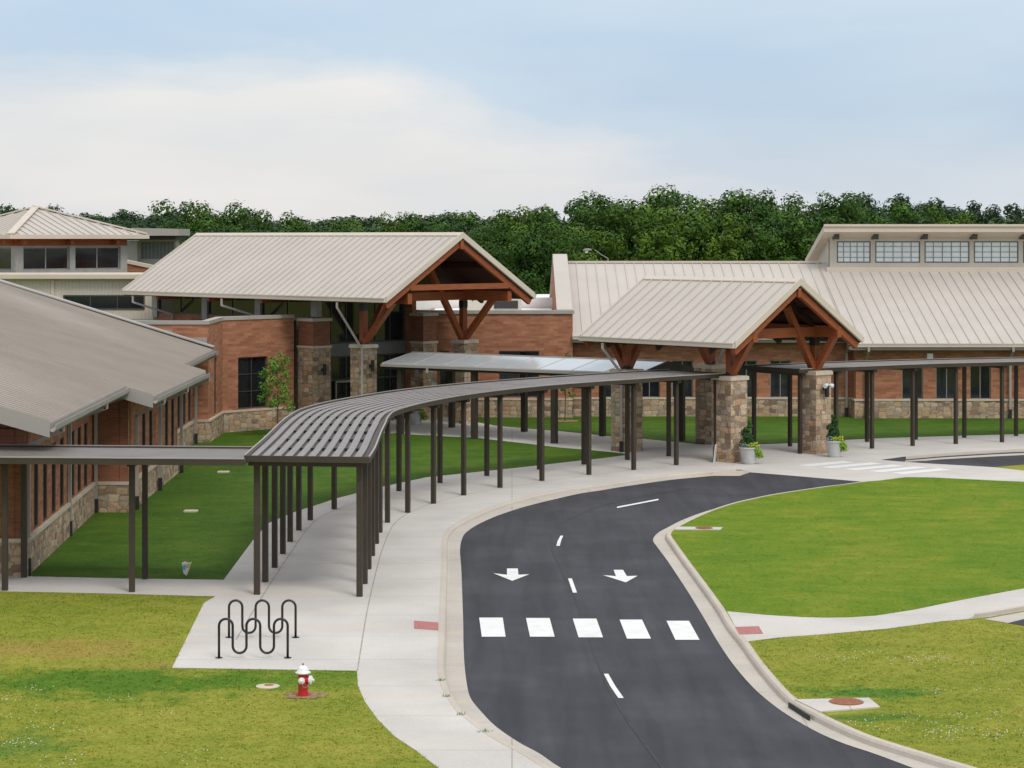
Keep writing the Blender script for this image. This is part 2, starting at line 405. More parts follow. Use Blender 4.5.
def seam_roof(mb, e0, e1, r0, r1, th, spacing, sh=0.07, sw=0.035):
    """sloped roof slab with standing seams from eave line e0-e1 to ridge line r0-r1 (ccw e0,e1,r1,r0 from above)."""
    e0, e1, r0, r1 = map(Vector, (e0, e1, r0, r1))
    mb.slab([e0, e1, r1, r0], th)
    L = (e1-e0).length; n = max(1, int(round(L/spacing)))
    nv = (e1-e0).cross(r0-e0).normalized()
    for i in range(n+1):
        t = i/n; t = min(max(t, 0.002), 0.998)
        p = e0.lerp(e1, t); q = r0.lerp(r1, t)
        if (q-p).length < 0.2: continue
        mb.bar(p+nv*(sh/2-0.005), q+nv*(sh/2-0.005), sw, sh, nv)

def pipe_part(pts, parent, r=0.07, name='downspout', mat='pipe', boot=False):
    mb = MB(); pts = [Vector(p) for p in pts]
    for p, q in zip(pts, pts[1:]):
        mb.bar(p, q + (q-p).normalized()*0.03, 2*r, 2*r, V(0,1,0) if abs((q-p).normalized().z) > 0.6 else V(0,0,1))
    o = mb.build(name, M[mat], parent)
    if boot:
        b = MB(); e = pts[-1]; b.obox((e.x, e.y), r*1.35, r*1.35, 0.0, 0.5, 0); b.build('boot', M['boot'], o)
    return o

# ================================================================== GROUND
def smooth_line(pts, n=4):
    out = []
    for i in range(len(pts)-1):
        p0 = pts[max(i-1,0)]; p1 = pts[i]; p2 = pts[i+1]; p3 = pts[min(i+2,len(pts)-1)]
        for k in range(n):
            t = k/n
            out.append(0.5*((2*p1)+(p2-p0)*t+(2*p0-5*p1+4*p2-p3)*t*t+(3*p1-p0-3*p2+p3)*t*t*t))
    out.append(pts[-1]); return out
def flat(name, pts, z, mat, origin=None, kind='structure', holes=()):
    loops = [[V(p[0],p[1],z) for p in pts]] + [[V(p[0],p[1],z) for p in h] for h in holes]
    allv = [v for l in loops for v in l]
    tris = geometry.tessellate_polygon(loops)
    mb = MB()
    fs = []
    for t in tris:
        a, b, c = (allv[i] for i in t)
        fs.append(t if (b-a).cross(c-a).z > 0 else t[::-1])
    mb.poly(allv, fs)
    o = mb.build(name, M[mat] if isinstance(mat, str) else mat)
    if kind: o['kind'] = kind
    return o
ZR = -0.13
left_back_px = [(585,792),(540,766),(522.5,755),(498.5,742),(481,731),(465.6,719),(454.7,709.4),(443.8,692),(439.4,681),(437,665.6),(438,645),(439,622),(439.6,600),(441,569.4),(441.4,548),
                (442.5,537),(446.9,529.3),(456.6,522.5),(472.3,514.7),(491.8,506.9),(517.2,499),(546.5,492.2),(575.8,487.3),(600,484.2),(638.6,478.6),(677.7,473.7),(728.4,469.8),(746,470.6)]
left_edge_px = [(606,792),(559.7,767.4),(540,754),(518,742),(496.3,727),(483,713.8),(471,699),(467,685),(464.6,665.6),(463.5,645),(463.2,622),(462.4,600),(461.3,569.4),(460,550),
                (462,539),(466.4,532.3),(478,524.5),(497.7,515.7),(521,507.9),(540,502.8),(556,499),(580,493.6),(600,490.6),(619,487.4),(650,482.8),(677.7,479.2),(732,474.2),(750,472.4)]
right_edge_px = [(965,788),(880,755.8),(846,744.4),(820,733.5),(793.8,719),(772,704),(752,686.4),(732.5,663.5),(717,640.5),(706.3,622),(693,600),(683.5,585),(668,561.6),(658,548),
                 (653,540),(658,533),(668,527.4),(683.5,519.6),(707,511),(732,505),(755.8,499.6),(780,494.8),(824,488),(843.5,485.3),(865,482)]
right_back_px = [(1040,787),(976,768),(927,753.5),(875.5,737.5),(842,723.6),(820,712.7),(796,698.5),(778.5,681),(761,660),(747.8,641.6),(734.7,626),(725,610),(718,600),(707,585),(689.4,561.6),(676,543),
                 (671,535),(674.5,529.8),(689,521.5),(703,515.0),(716.7,509.4),(736,503.2),(755.8,498.6),(780,493.8),(824,487.2),(845,484.6),(868,481.4)]
def world(px, z): return [gp(x, y, z) for x, y in px]
LB = smooth_line(world(left_back_px, 0)); LE = smooth_line(world(left_edge_px, ZR))
RE = smooth_line(world(right_edge_px, ZR)); RB = smooth_line(world(right_back_px, 0))
# extend the drive towards the viewer along its own heading
def ext(line, d, z):
    p = line[0] + V(d[0], d[1], 0); p.z = z; return [p] + line
LB = ext(LB, (14,-16), 0); LE = ext(LE, (14,-16), ZR); RE = ext(RE, (15.5,-9), ZR); RB = ext(RB, (16.5,-8), 0)
road_hole = LB + RB[::-1]
# far drive beyond the crossing
far_top = smooth_line(world([(905,456.7),(940,453.7),(990,450.7),(1024,449.1),(1100,447.3),(1200,446.8)], 0))
far_bot = world([(1200,458.5),(1100,460.5),(1040,463.2),(1011.5,465.6),(992,467.2),(925.6,463.4),(905,461.9)], 0)
far_hole = far_top + far_bot

patches = []
g0 = gp(112,683); patches.append((g0.x, g0.y, 4.3, 2.0, (0.068,0.165,0.012), 0.85))
g0 = gp(290,680); patches.append((g0.x, g0.y, 3.2, 1.5, (0.085,0.18,0.014), 0.7))
g0 = gp(50,648); patches.append((g0.x, g0.y, 3.0, 1.6, (0.34,0.235,0.07), 0.62))
g0 = gp(20,745); patches.append((g0.x, g0.y, 1.4, 1.2, (0.08,0.18,0.03), 0.6))
g0 = gp(205,665); patches.append((g0.x, g0.y, 3.6, 0.6, (0.32,0.24,0.075), 0.5))
g0 = gp(870,693); patches.append((g0.x, g0.y, 1.6, 0.8, (0.055,0.17,0.02), 0.8))
g0 = gp(850,718); patches.append((g0.x, g0.y, 1.5, 0.5, (0.06,0.17,0.025), 0.7))
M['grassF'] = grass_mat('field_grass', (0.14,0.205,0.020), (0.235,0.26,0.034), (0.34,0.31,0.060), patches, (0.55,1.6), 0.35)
M['grassB'] = grass_mat('field_grass_blades', (0.14,0.205,0.020), (0.235,0.26,0.034), (0.34,0.31,0.060), patches, (0.55,1.6), 0.0, island=True)
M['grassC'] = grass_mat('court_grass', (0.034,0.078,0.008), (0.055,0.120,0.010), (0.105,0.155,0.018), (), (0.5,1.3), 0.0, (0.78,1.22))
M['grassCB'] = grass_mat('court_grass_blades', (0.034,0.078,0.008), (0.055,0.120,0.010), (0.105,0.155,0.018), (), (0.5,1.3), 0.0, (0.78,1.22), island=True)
M['grassI'] = grass_mat('island_grass', (0.080,0.175,0.009), (0.140,0.218,0.014), (0.25,0.255,0.030), (), (0.4,1.1), 0.0, (0.76,1.24))
M['grassIB'] = grass_mat('island_grass_blades', (0.080,0.175,0.009), (0.140,0.218,0.014), (0.25,0.255,0.030), (), (0.4,1.1), 0.0, (0.76,1.24), island=True)

outer = [(-1500,-200),(1500,-200),(1500,2500),(-1500,2500)]
flat('lawn_ground', outer, 0.0, 'grassF', holes=[road_hole, far_hole])
# ring road bed: swept cross sections, the last ones rise to the level crossing
def strip(name, A, B, mat, n=110, zs=None):
    def resample(L, n):
        d = [0.0]
        for a, b in zip(L, L[1:]): d.append(d[-1]+(b-a).length)
        out = []; j = 0
        for i in range(n+1):
            t = d[-1]*i/n
            while j < len(d)-2 and d[j+1] < t: j += 1
            k = (t-d[j])/max(1e-9, d[j+1]-d[j]); out.append(L[j].lerp(L[j+1], min(1,max(0,k))))
        return out
    a, b = resample(A, n), resample(B, n); mb = MB()
    vs = a+b; fs = [(i, n+1+i, n+2+i, i+1) for i in range(n)]
    fs2 = []
    for f in fs:
        p = [vs[k] for k in f]
        fs2.append(f if (p[1]-p[0]).cross(p[2]-p[0]).z > 0 else f[::-1])
    mb.poly(vs, fs2); o = mb.build(name, M[mat]); o['kind'] = 'structure'; return o
road_poly = [V(p.x,p.y,ZR-0.004) for p in LB] + [V(p.x,p.y,ZR-0.004) for p in RB[::-1]]
flat('road', road_poly, ZR-0.004, 'asphalt')
flat('far_road', far_hole, -0.10, 'asphalt')
flat('far_road', world([(880.6,460),(905,461.9),(905,456.7)], 0), .0085, 'asphalt')
flat('ground_base', [(-80,30),(120,30),(120,125),(-80,125)], -0.22, 'gutterc')
def ramp_strip(name, edge, d, z0, z1, mat):
    mb = MB()
    for a, b in zip(edge, edge[1:]):
        q = [V(a.x+d.x,a.y+d.y,z0), V(b.x+d.x,b.y+d.y,z0), V(b.x,b.y,z1), V(a.x,a.y,z1)]
        mb.face(q if (q[1]-q[0]).cross(q[2]-q[0]).z > 0 else q[::-1])
        q = [V(a.x,a.y,-.2), V(b.x,b.y,-.2), V(b.x,b.y,z1), V(a.x,a.y,z1)]; mb.face(q)
    o = mb.build(name, M[mat]); o['kind'] = 'structure'
_e = world([(716,470.4),(746,470.6),(750,472.4),(780,474.8),(865,482),(868,481.4)], 0)
ramp_strip('road', _e[2:], V(-1.2,-1.9,0), ZR-.003, .004, 'asphalt')
ramp_strip('sidewalk', _e[:3], V(-.3,-.9,0), ZR+.004, .006, 'concretew')
_e = world([(905,461.9),(925.6,463.4),(992,467.2)], 0)
ramp_strip('far_road', _e, V(1.2,1.6,0), -.103, .004, 'asphalt')
def offset_line(L, d):
    out = []
    for i, p in enumerate(L):
        t = (L[min(i+1,len(L)-1)]-L[max(i-1,0)]); t.z = 0; t.normalize()
        out.append(p + V(t.y,-t.x,0)*d)
    return out
def kerb(name, back, side, mat='concretew', w=0.17, drop=ZR, gut=None, top=0.012):
    """kerb with a rounded nose along the back line, face towards the road (side=+1: road to the right of travel)."""
    mb = MB(); prof = [(0.0,-0.2),(0.0,top),(w*0.75,top-0.006),(w,top-0.05),(w+0.03,drop-0.03)]
    rings = []
    for i in range(len(back)):
        t = back[min(i+1,len(back)-1)]-back[max(i-1,0)]; t.z = 0; t.normalize(); n = V(t.y,-t.x,0)*side
        rings.append([V(back[i].x,back[i].y,0)+n*a+V(0,0,z) for a, z in prof])
    vs = [v for r in rings for v in r]; k = len(prof); fs = []
    for i in range(len(rings)-1):
        for j in range(k-1):
            f = (i*k+j, i*k+j+1, (i+1)*k+j+1, (i+1)*k+j); fs.append(f if side < 0 else f[::-1])
    mb.poly(vs, fs); o = mb.build(name, M[mat]); o['kind'] = 'structure'; return o
kerb('kerb', LB[:-3], 1); kerb('kerb', RB, -1)
def gutter(name, back, edge, side):
    A = offset_line(back, side*0.16)
    A = [V(p.x,p.y,ZR+0.004) for p in A]; B = [V(p.x,p.y,ZR+0.004) for p in edge]
    return strip(name, A, B, 'gutterc', 160)
# match by nearest point so that the pan keeps its true width
def near_on(L, p):
    best = None
    for a, b in zip(L, L[1:]):
        d = b-a; d.z = 0; q = p-a; q.z = 0
        t = max(0, min(1, q.dot(d)/max(1e-9, d.dot(d)))); r = a.lerp(b, t); e = (V(r.x,r.y,0)-V(p.x,p.y,0)).length
        if best is None or e < best[0]: best = (e, r)
    return best[1]
def pan(name, back, edge):
    mb = MB(); vs = []
    for p in edge:
        q = near_on(back, p); d = V(p.x-q.x, p.y-q.y, 0)
        d = d.normalized()*0.12 if d.length > 0.2 else d*0.5
        vs += [V(q.x+d.x, q.y+d.y, ZR+0.004), V(p.x, p.y, ZR+0.004)]
    fs = []
    for i in range(len(edge)-1):
        f = (2*i, 2*i+1, 2*i+3, 2*i+2); a, b, c = (vs[k] for k in f[:3])
        fs.append(f if (b-a).cross(c-a).z > 0 else f[::-1])
    mb.poly(vs, fs); o = mb.build(name, M['gutterc']); o['kind'] = 'structure'
pan('gutter_pan', LB, LE); pan('gutter_pan', RB, RE)
# concrete
plaza_left = world([(172,668),(204,603),(216,596)], 0)
lawn_edge = world([(224,579.5),(254,539),(268,523.5),(292,513),(340,497.5),(384,486.5),(426,477.5),(480,471.8),(530,466.5),(560,463),(600,458.6),(628,455.0)], 0)
path_low = world([(623.5,453.6),(600,451),(560,447.6),(530,444),(477,438),(391,433.5),(340,430),(310,427)], 0)
path_up = world([(318,421),(430,414.5),(497,426),(543,430),(560,431.2),(611,436.6),(641,438.8),(700,444.4),(747,444.6),(764,444.4),(802,443),(840,440.3),(890,438),(942,436.4),(1024,434.2),(1120,432.6),(1200,432)], 0)
kerb_far = smooth_line(world([(905,456.6),(940,453.6),(990,450.6),(1024,449),(1100,447.2),(1200,446.7)], 0))[::-1] + world([(880.6,460)], 0)
apron_right = world([(900,461.6),(925.6,463.4),(992,467.2),(1011,469.3),(1024,470.8),(1100,474),(1200,476),(1200,489),(1100,486),(1024,481.8),(1000,480.8),(931.4,477.5),(906,477.2),(880,480.6),(868,481.4)], 0)
apron_near = world([(865,482),(780,474.8),(750,472.4),(746,470.6)], 0)
lb_rev = [V(p.x,p.y,0) for p in LB[::-1]]
bottom = [gp(440,772), gp(395,745), gp(372,711), gp(360,690), gp(357,671)]
bottom = world([(470,800),(437,767),(415,750),(395,737),(378,720),(365,702),(358,686),(357,671)], 0)
plaza = plaza_left + lawn_edge + path_low + path_up + kerb_far + apron_right + apron_near + lb_rev[:-1] + bottom
flat('sidewalk', plaza, 0.006, 'concrete')
flat('side_path', world([(216,596.6),(100,593.5),(0,591.5),(-200,588.5),(-200,572),(0,576),(30,576.6),(120,578.5),(224.5,580)], 0), 0.0065, 'concrete')
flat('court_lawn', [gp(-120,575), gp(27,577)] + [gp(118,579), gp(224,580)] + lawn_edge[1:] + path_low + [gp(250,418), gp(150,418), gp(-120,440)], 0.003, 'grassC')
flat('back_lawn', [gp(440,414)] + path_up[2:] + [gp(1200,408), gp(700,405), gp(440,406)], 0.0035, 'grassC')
isl_path_up = world([(727,611.5),(767.5,615.3),(802.5,617.4),(824,618),(850,617.6),(875.5,616),(914,610),(950,602.5),(978.6,597),(1024,588.6),(1100,574)], 0)
isl_path_dn = world([(1100,600),(1024,611),(990,617),(973.5,618.8),(940,621.8),(888,628.8),(824,634.5),(778.5,637.8),(747,641.8)], 0)
flat('island_path', isl_path_up + isl_path_dn + [gp(735,626)], 0.007, 'concrete')
RBs = [p for p in RB]
isl = [V(p.x,p.y,0) for p in RB if p.y > gp(0,611).y]
flat('island_lawn', isl + world([(906,477.2),(931.4,477.5),(1000,480.8),(1024,481.8),(1100,486),(1200,489),(1200,560),(1100,574)], 0) + isl_path_up[:-1][::-1], 0.003, 'grassI')
# side drive at the right edge
flat('side_road', world([(1008,623.4),(1024,619.4),(1110,603),(1200,600),(1200,660),(1100,640),(1030,627)], 0), 0.010, 'asphalt')
flat('side_gutter', world([(984,619.6),(1024,612.4),(1110,597),(1110,603),(1024,619.4),(1008,623.4)], 0), 0.012, 'gutterc')
kb = MB(); kp = smooth_line(world([(974,618.6),(990,616.6),(1024,610.6),(1110,595)], 0))
for a, b in zip(kp, kp[1:]): kb.hexa([a, b, b+V(0.05,0.2,0), a+V(0.05,0.2,0)][::1], [x+V(0,0,0.11) for x in (a, b, b+V(0.05,0.2,0), a+V(0.05,0.2,0))])
kb.build('kerb', M['concretew'])['kind'] = 'structure'
# kerb behind the far drive
kb = MB(); kp = smooth_line(world([(905,456.6),(940,453.6),(990,450.6),(1024,449),(1100,447.2),(1200,446.7)], 0))
for a, b in zip(kp, kp[1:]): kb.hexa([a-V(0,.25,.15), b-V(0,.25,.15), b-V(0,0,.15), a-V(0,0,.15)], [a+V(0,-.2,.015), b+V(0,-.2,.015), b+V(0,0,.015), a+V(0,0,.015)])
kb.build('kerb', M['concretew'])['kind'] = 'structure'
flat('gutter_pan', world([(900,459),(940,455.6),(990,452.6),(1024,451),(1100,449.2),(1200,448.7),(1200,450.6),(1100,451.2),(1024,453),(990,454.6),(940,457.4),(900,461)], 0), -0.09, 'gutterc')

# markings
def mark(name, px, mat='paint', z=ZR+0.006):
    return flat(name, [gp(x, y, ZR) for x, y in px], z, mat)
for q in [[(479.2,617.8),(502.7,617.8),(505.6,636.9),(481.8,636.9)], [(526,618.2),(549.6,618.2),(554.7,636.9),(530,636.9)], [(572.8,618.8),(596.4,618.8),(603,637.5),(578.6,637.5)],
          [(619.6,619.8),(642,619.8),(651,638.8),(627,638.8)], [(666.5,621),(689,621),(699.6,640),(675.4,640)]]: mark('crossing_stripe', q)
mark('arrow_marking', [(507,568.6),(517.8,568.6),(518.4,574.9),(529.3,574.4),(512.3,581),(493.4,573.4),(507,574.9)])
mark('arrow_marking', [(613.6,570),(623,570),(626.9,576.3),(637.6,575.9),(625.9,582.5),(603,575.3),(616,576.3)])
for q in [[(617,508.2),(617,506.8),(658.5,498.9),(658.5,500.2)], [(556.3,546),(557.6,541),(560.5,535.8),(563.2,535.8),(561,541),(559.8,546)], [(568,578.6),(571.9,578.6),(577,592.8),(572.9,592.8)],
          [(603.8,674),(608.3,674),(615.5,686.5),(623.8,698.2),(618.3,698.2),(610,686)]]: mark('lane_dash', q)
M['seam'] = plain('dark_road_joint', (0.034,0.034,0.039), 0.8, 0.3, 3)
_s = smooth_line(world([(690,488),(640,497),(600,506.5),(570,518.5),(555,529),(551.5,540),(553,552),(562,571),(576,601),(588,635),(600,668),(622,712),(668,775)], ZR))
mb = MB()
for a, b in zip(_s, _s[1:]):
    d = (b-a).normalized(); n = V(-d.y,d.x,0)*.03; z = V(0,0,.003); mb.face([a+n+z, a-n+z, b-n+z, b+n+z])
mb.build('road_joint', M['seam'])['kind'] = 'structure'
for l, r in [((802.6,466.0),(849,461.8)), ((826,467.9),(877,463.2)), ((849.4,469.9),(899,465.4)), ((875,471.8),(921.7,467.2)), ((897,473.8),(945,469.2))]:
    a, b = gp(*l), gp(*r); d = (b-a).normalized(); n = V(-d.y, d.x, 0)*0.36
    flat('crossing_stripe', [a-n, b-n, b+n, a+n], 0.0105, 'paintworn')

# ================================================================== things on the ground
def disc(mb, c, r, z0, z1, n=24): mb.lathe((c.x,c.y,0), [(r,z0),(r,z1),(r*0.9,z1+0.004)], n)
def joint(px, w=.014, z=.0085):
    L = smooth_line(world(px, 0)); mb = MB()
    for a, b in zip(L, L[1:]):
        d = (b-a).normalized(); n = V(-d.y,d.x,0)*w; u_ = V(0,0,z); mb.face([a+n+u_, a-n+u_, b-n+u_, b+n+u_])
    mb.build('paving_joint', M['seamp'])['kind'] = 'structure'
M['seamp'] = plain('paving_joint_dirt', (0.32,0.285,0.24), 0.9, 0.3, 3)
joint([(357.5,671),(361,648),(367,612),(376,572),(384,545),(396,522),(420,508),(460,496),(510,487),(570,478),(640,469.5),(700,464)])
joint([(236,640),(262,597),(290,554),(312,524),(335,510),(372,498)])
def tactile(label, px):
    pts = [gp(x, y, 0) for x, y in px]; mb = MB(); mb.prism(pts[::-1], 0.008, 0.016)
    o = pts[0]; a = pts[1]-pts[0]; b = pts[3]-pts[0]; n1 = 9; n2 = 14
    for i in range(n1):
        for j in range(n2):
            c = pts[0]+a*((i+.5)/n1)+b*((j+.5)/n2)
            mb.lathe((c.x,c.y,0.016), [(0.018,0),(0.012,0.006)], 6)
    ob = mb.build('tactile_mat', M['mat'], origin=sum(pts, V(0,0,0))/4); tag(ob, label, 'tactile paving')
tactile('red tactile paving tile at the kerb beside the grey plaza', [(414.2,621.2),(438.3,623),(438.3,630.6),(414.2,629)])
tactile('red tactile paving tile at the end of the concrete path across the lawns', [(735,627.4),(758.8,626.7),(763,634),(739.5,635)])

def drain(label, quad, lid, r, slot=None):
    c = gp(*lid); t = thing('storm_drain', label, 'drain cover', c)
    mb = MB(); mb.prism([gp(x,y) for x,y in quad][::-1], -0.1, 0.03); mb.build('slab', M['concrete'], t)
    mb = MB(); disc(mb, c, r*1.08, 0.03, 0.036); disc(mb, c, r, 0.036, 0.05)
    for k in range(-3,4):
        w = math.sqrt(max(0.01, r*r*0.7-(k*r*0.22)**2)); mb.box(c.x-w, c.x+w, c.y+k*r*0.22-0.012, c.y+k*r*0.22+0.012, 0.05, 0.058)
    mb.build('lid', M['rust'], t)
    if slot:
        mb = MB(); mb.hexa(*slot); mb.build('inlet', M['boot'], t)
a, b = gp(797.5,701,0), gp(818.5,714.2,0); d = (b-a).normalized(); n = V(d.y,-d.x,0)
if n.x > 0: n = -n
off = n*0.207
slot = ([a+off+V(0,0,ZR), b+off+V(0,0,ZR), b+off-n*0.03+V(0,0,ZR), a+off-n*0.03+V(0,0,ZR)], [a+off+V(0,0,-0.02), b+off+V(0,0,-0.02), b+off-n*0.03+V(0,0,-0.02), a+off-n*0.03+V(0,0,-0.02)])
drain('storm drain slab with round rusty lid in the near grass by the kerb', [(795,700.7),(869,699),(880,708),(820,712.7)], (846.3,703.3), 0.34, slot)
drain('far storm drain slab with rusty lid at the tip of the bright green lawn', [(676.5,527.4),(722.6,528),(720.6,530.2),(675,530.2)], (704,529), 0.28)

# hydrant
c = gp(303, 695.5); t = thing('fire_hydrant', 'red fire hydrant with white bonnet and caps in the front grass', 'fire hydrant', c)
mb = MB(); mb.lathe(c, [(0.15,0),(0.15,0.03),(0.105,0.035),(0.105,0.45),(0.125,0.455),(0.125,0.475)], 18)
mb.lathe(c+V(0,0,0.34), [(0.085,0.0),(0.085,0.15)], 12, V(1,-0.25,0)); mb.lathe(c+V(0,0,0.34), [(0.06,0.0),(0.06,0.125)], 12, V(-0.12,-1,0))
for k in range(8): an = k*math.pi/4; mb.obox((c.x+.13*math.cos(an), c.y+.13*math.sin(an)), .012, .012, .03, .05)
mb.build('barrel', M['red'], t, smooth=False)
mb = MB(); mb.lathe(c+V(0,0,0.475), [(0.165,0),(0.165,0.03),(0.125,0.045),(0.115,0.09),(0.09,0.14),(0.05,0.165),(0.03,0.17)], 18); mb.build('bonnet', M['hwhite'], t, smooth=True)
mb = MB(); mb.lathe(c+V(0,0,0.64), [(0.025,0),(0.02,0.05)], 5); mb.build('operating_nut', M['iron'], t)
mb = MB(); d = V(1,-0.25,0).normalized(); mb.lathe(c+V(0,0,0.34)+d*0.15, [(0.095,0),(0.095,0.04),(0.05,0.06),(0.03,0.065),(0.03,0.10)], 12, d); mb.build('outlet_cap', M['hwhite'], t)
mb = MB(); d = V(-0.12,-1,0).normalized(); mb.lathe(c+V(0,0,0.34)+d*0.125, [(0.072,0),(0.072,0.035),(0.03,0.05),(0.02,0.075)], 12, d); mb.build('outlet_cap', M['hwhite'], t)
mb = MB(); mb.tube([c+V(-0.02,-0.2,0.30), c+V(0.03,-0.16,0.2), c+V(0.09,-0.12,0.2), c+V(0.14,-0.08,0.28)], 0.008, 5); mb.build('chain', M['iron'], t)
flat('mulch_bed', [(c.x+0.06+0.46*math.cos(a*.3927)*(1+.2*math.sin(a*2.1)), c.y-0.02+0.36*math.sin(a*.3927)*(1+.2*math.cos(a*3.3))) for a in [k for k in range(16)]], 0.012, 'mulch')

def cover(label, px, py, r, mat='hwhite', dark=False, name='valve_cover'):
    c = gp(px, py); mb = MB(); disc(mb, c, r, -0.05, 0.018); o = mb.build(name, M[mat], origin=c); tag(o, label, 'valve cover')
    if dark:
        q = MB(); q.lathe((c.x+0.02,c.y+r*0.25,0), [(r*0.42,0.02),(r*0.4,0.03)], 14); q.build('lid', M['rust'], o)
cover('white round valve cover in the grass left of the hydrant', 267.7, 686.6, 0.26, 'cap', True)
for px, py, lb in [(223.5,472.5,'far pale rectangular utility cover in the courtyard lawn'), (191,511.7,'near pale rectangular utility cover in the courtyard lawn')]:
    c = gp(px, py); mb = MB(); mb.box(c.x-0.24, c.x+0.24, c.y-0.2, c.y+0.2, -0.05, 0.05); mb.box(c.x-0.19, c.x+0.19, c.y-0.15, c.y+0.15, 0.05, 0.06)
    tag(mb.build('utility_cover', M['cap'], origin=c), lb, 'utility cover')

# bike racks
def bike_rack(x0, x1, ybase, ytop, label):
    a = gp(x0, ybase); b = gp(x1, ybase); L = (b-a).length; d = (b-a)/L; H = 0.915; r = L/10.0; t = thing('bike_rack', label, 'bike rack', (a+b)/2, 'wave bike racks on the plaza')
    pts = [a+V(0,0,0.0)]; x = 0.0; low = 0.12
    for k in range(5):
        cx = r+2*r*k; up = (k % 2 == 0); cz = H-r if up else low+r
        for q in range(0, 11):
            an = math.pi - math.pi*q/10 if up else math.pi + math.pi*q/10
            pts.append(a + d*(cx+r*math.cos(an)) + V(0,0,cz+r*math.sin(an)))
    pts.append(b.copy())
    mb = MB(); mb.tube(pts, 0.030, 8); mb.build('wave_tube', M['black'], t, smooth=True)
    for p in (a, b):
        mb = MB(); mb.lathe(p, [(0.09,0.006),(0.09,0.018),(0.05,0.022)], 14); mb.build('foot_plate', M['black'], t)
bike_rack(219, 287.7, 658.2, 618.6, 'near black wave bike rack, the one closest to the hydrant')
bike_rack(229, 295.6, 637.8, 599.5, 'far black wave bike rack, the one nearer the covered walkway')

# litter flag on the court lawn
c = gp(186.5, 576.5); t = thing('yard_flag', 'small crumpled pale printed pennant stuck in the courtyard lawn', 'flag', c)
mb = MB()
pts = [(-0.14,0.40),(-0.05,0.43),(0.06,0.40),(0.15,0.42),(0.07,0.18),(0.0,0.02),(-0.08,0.1)]
f = [c+V(x, 0.03*math.sin(x*30+z*9), z) for x, z in pts]; k = [p+V(0,0.012,0) for p in f]
mb.poly(f+k, [tuple(range(7))[::-1], tuple(range(7,14))]+[(i,(i+1)%7,7+(i+1)%7,7+i) for i in range(7)]); mb.build('sheet', M['paper'], t)
mb = MB(); mb.hexa([c+V(-.11,-.05,.2), c+V(-.03,-.05,.2), c+V(-.03,-.045,.2), c+V(-.11,-.045,.2)], [c+V(-.10,-.05,.33), c+V(-.02,-.05,.34), c+V(-.02,-.045,.34), c+V(-.10,-.045,.33)]); mb.build('blue_patch', M['paperb'], t)
mb = MB(); mb.hexa([c+V(.01,-.05,.26), c+V(.10,-.05,.26), c+V(.10,-.045,.26), c+V(.01,-.045,.26)], [c+V(.02,-.05,.36), c+V(.11,-.05,.37), c+V(.11,-.045,.37), c+V(.02,-.045,.36)]); mb.build('yellow_patch', M['papery'], t)
mb = MB(); mb.tube([c+V(0,.02,0), c+V(0,.02,.42)], 0.006, 5); mb.build('stake', M['iron'], t)

# ================================================================== foliage helpers
def leaf_cloud(mb, centers, per, size, rnd, flatn=0.6, shape=1.0, edge=False):
    for (c, r) in centers:
        for _ in range(int(per*r*r)):
            while True:
                d = V(rnd.uniform(-1,1), rnd.uniform(-1,1), rnd.uniform(-1,1))
                if 0.05 < d.length < 1: break
            d.normalize(); rr = r*(0.55+0.5*rnd.random()**0.5)
            if edge and rnd.random() < .14: rr = r*rnd.uniform(1.0,1.35)
            p = c + V(d.x*rr, d.y*rr, d.z*rr*0.8)
            n = (d + V(rnd.uniform(-1,1), rnd.uniform(-1,1), rnd.uniform(-0.4,1.2))*flatn).normalized()
            t = n.orthogonal().normalized(); b = n.cross(t); an = rnd.uniform(0, 6.28)
            t2 = t*math.cos(an)+b*math.sin(an); b2 = n.cross(t2); s = size*rnd.uniform(0.6,1.3)
            mb.face([p-t2*s, p-b2*s*0.55+n*s*0.1, p+t2*s, p+b2*s*0.55+n*s*0.1])
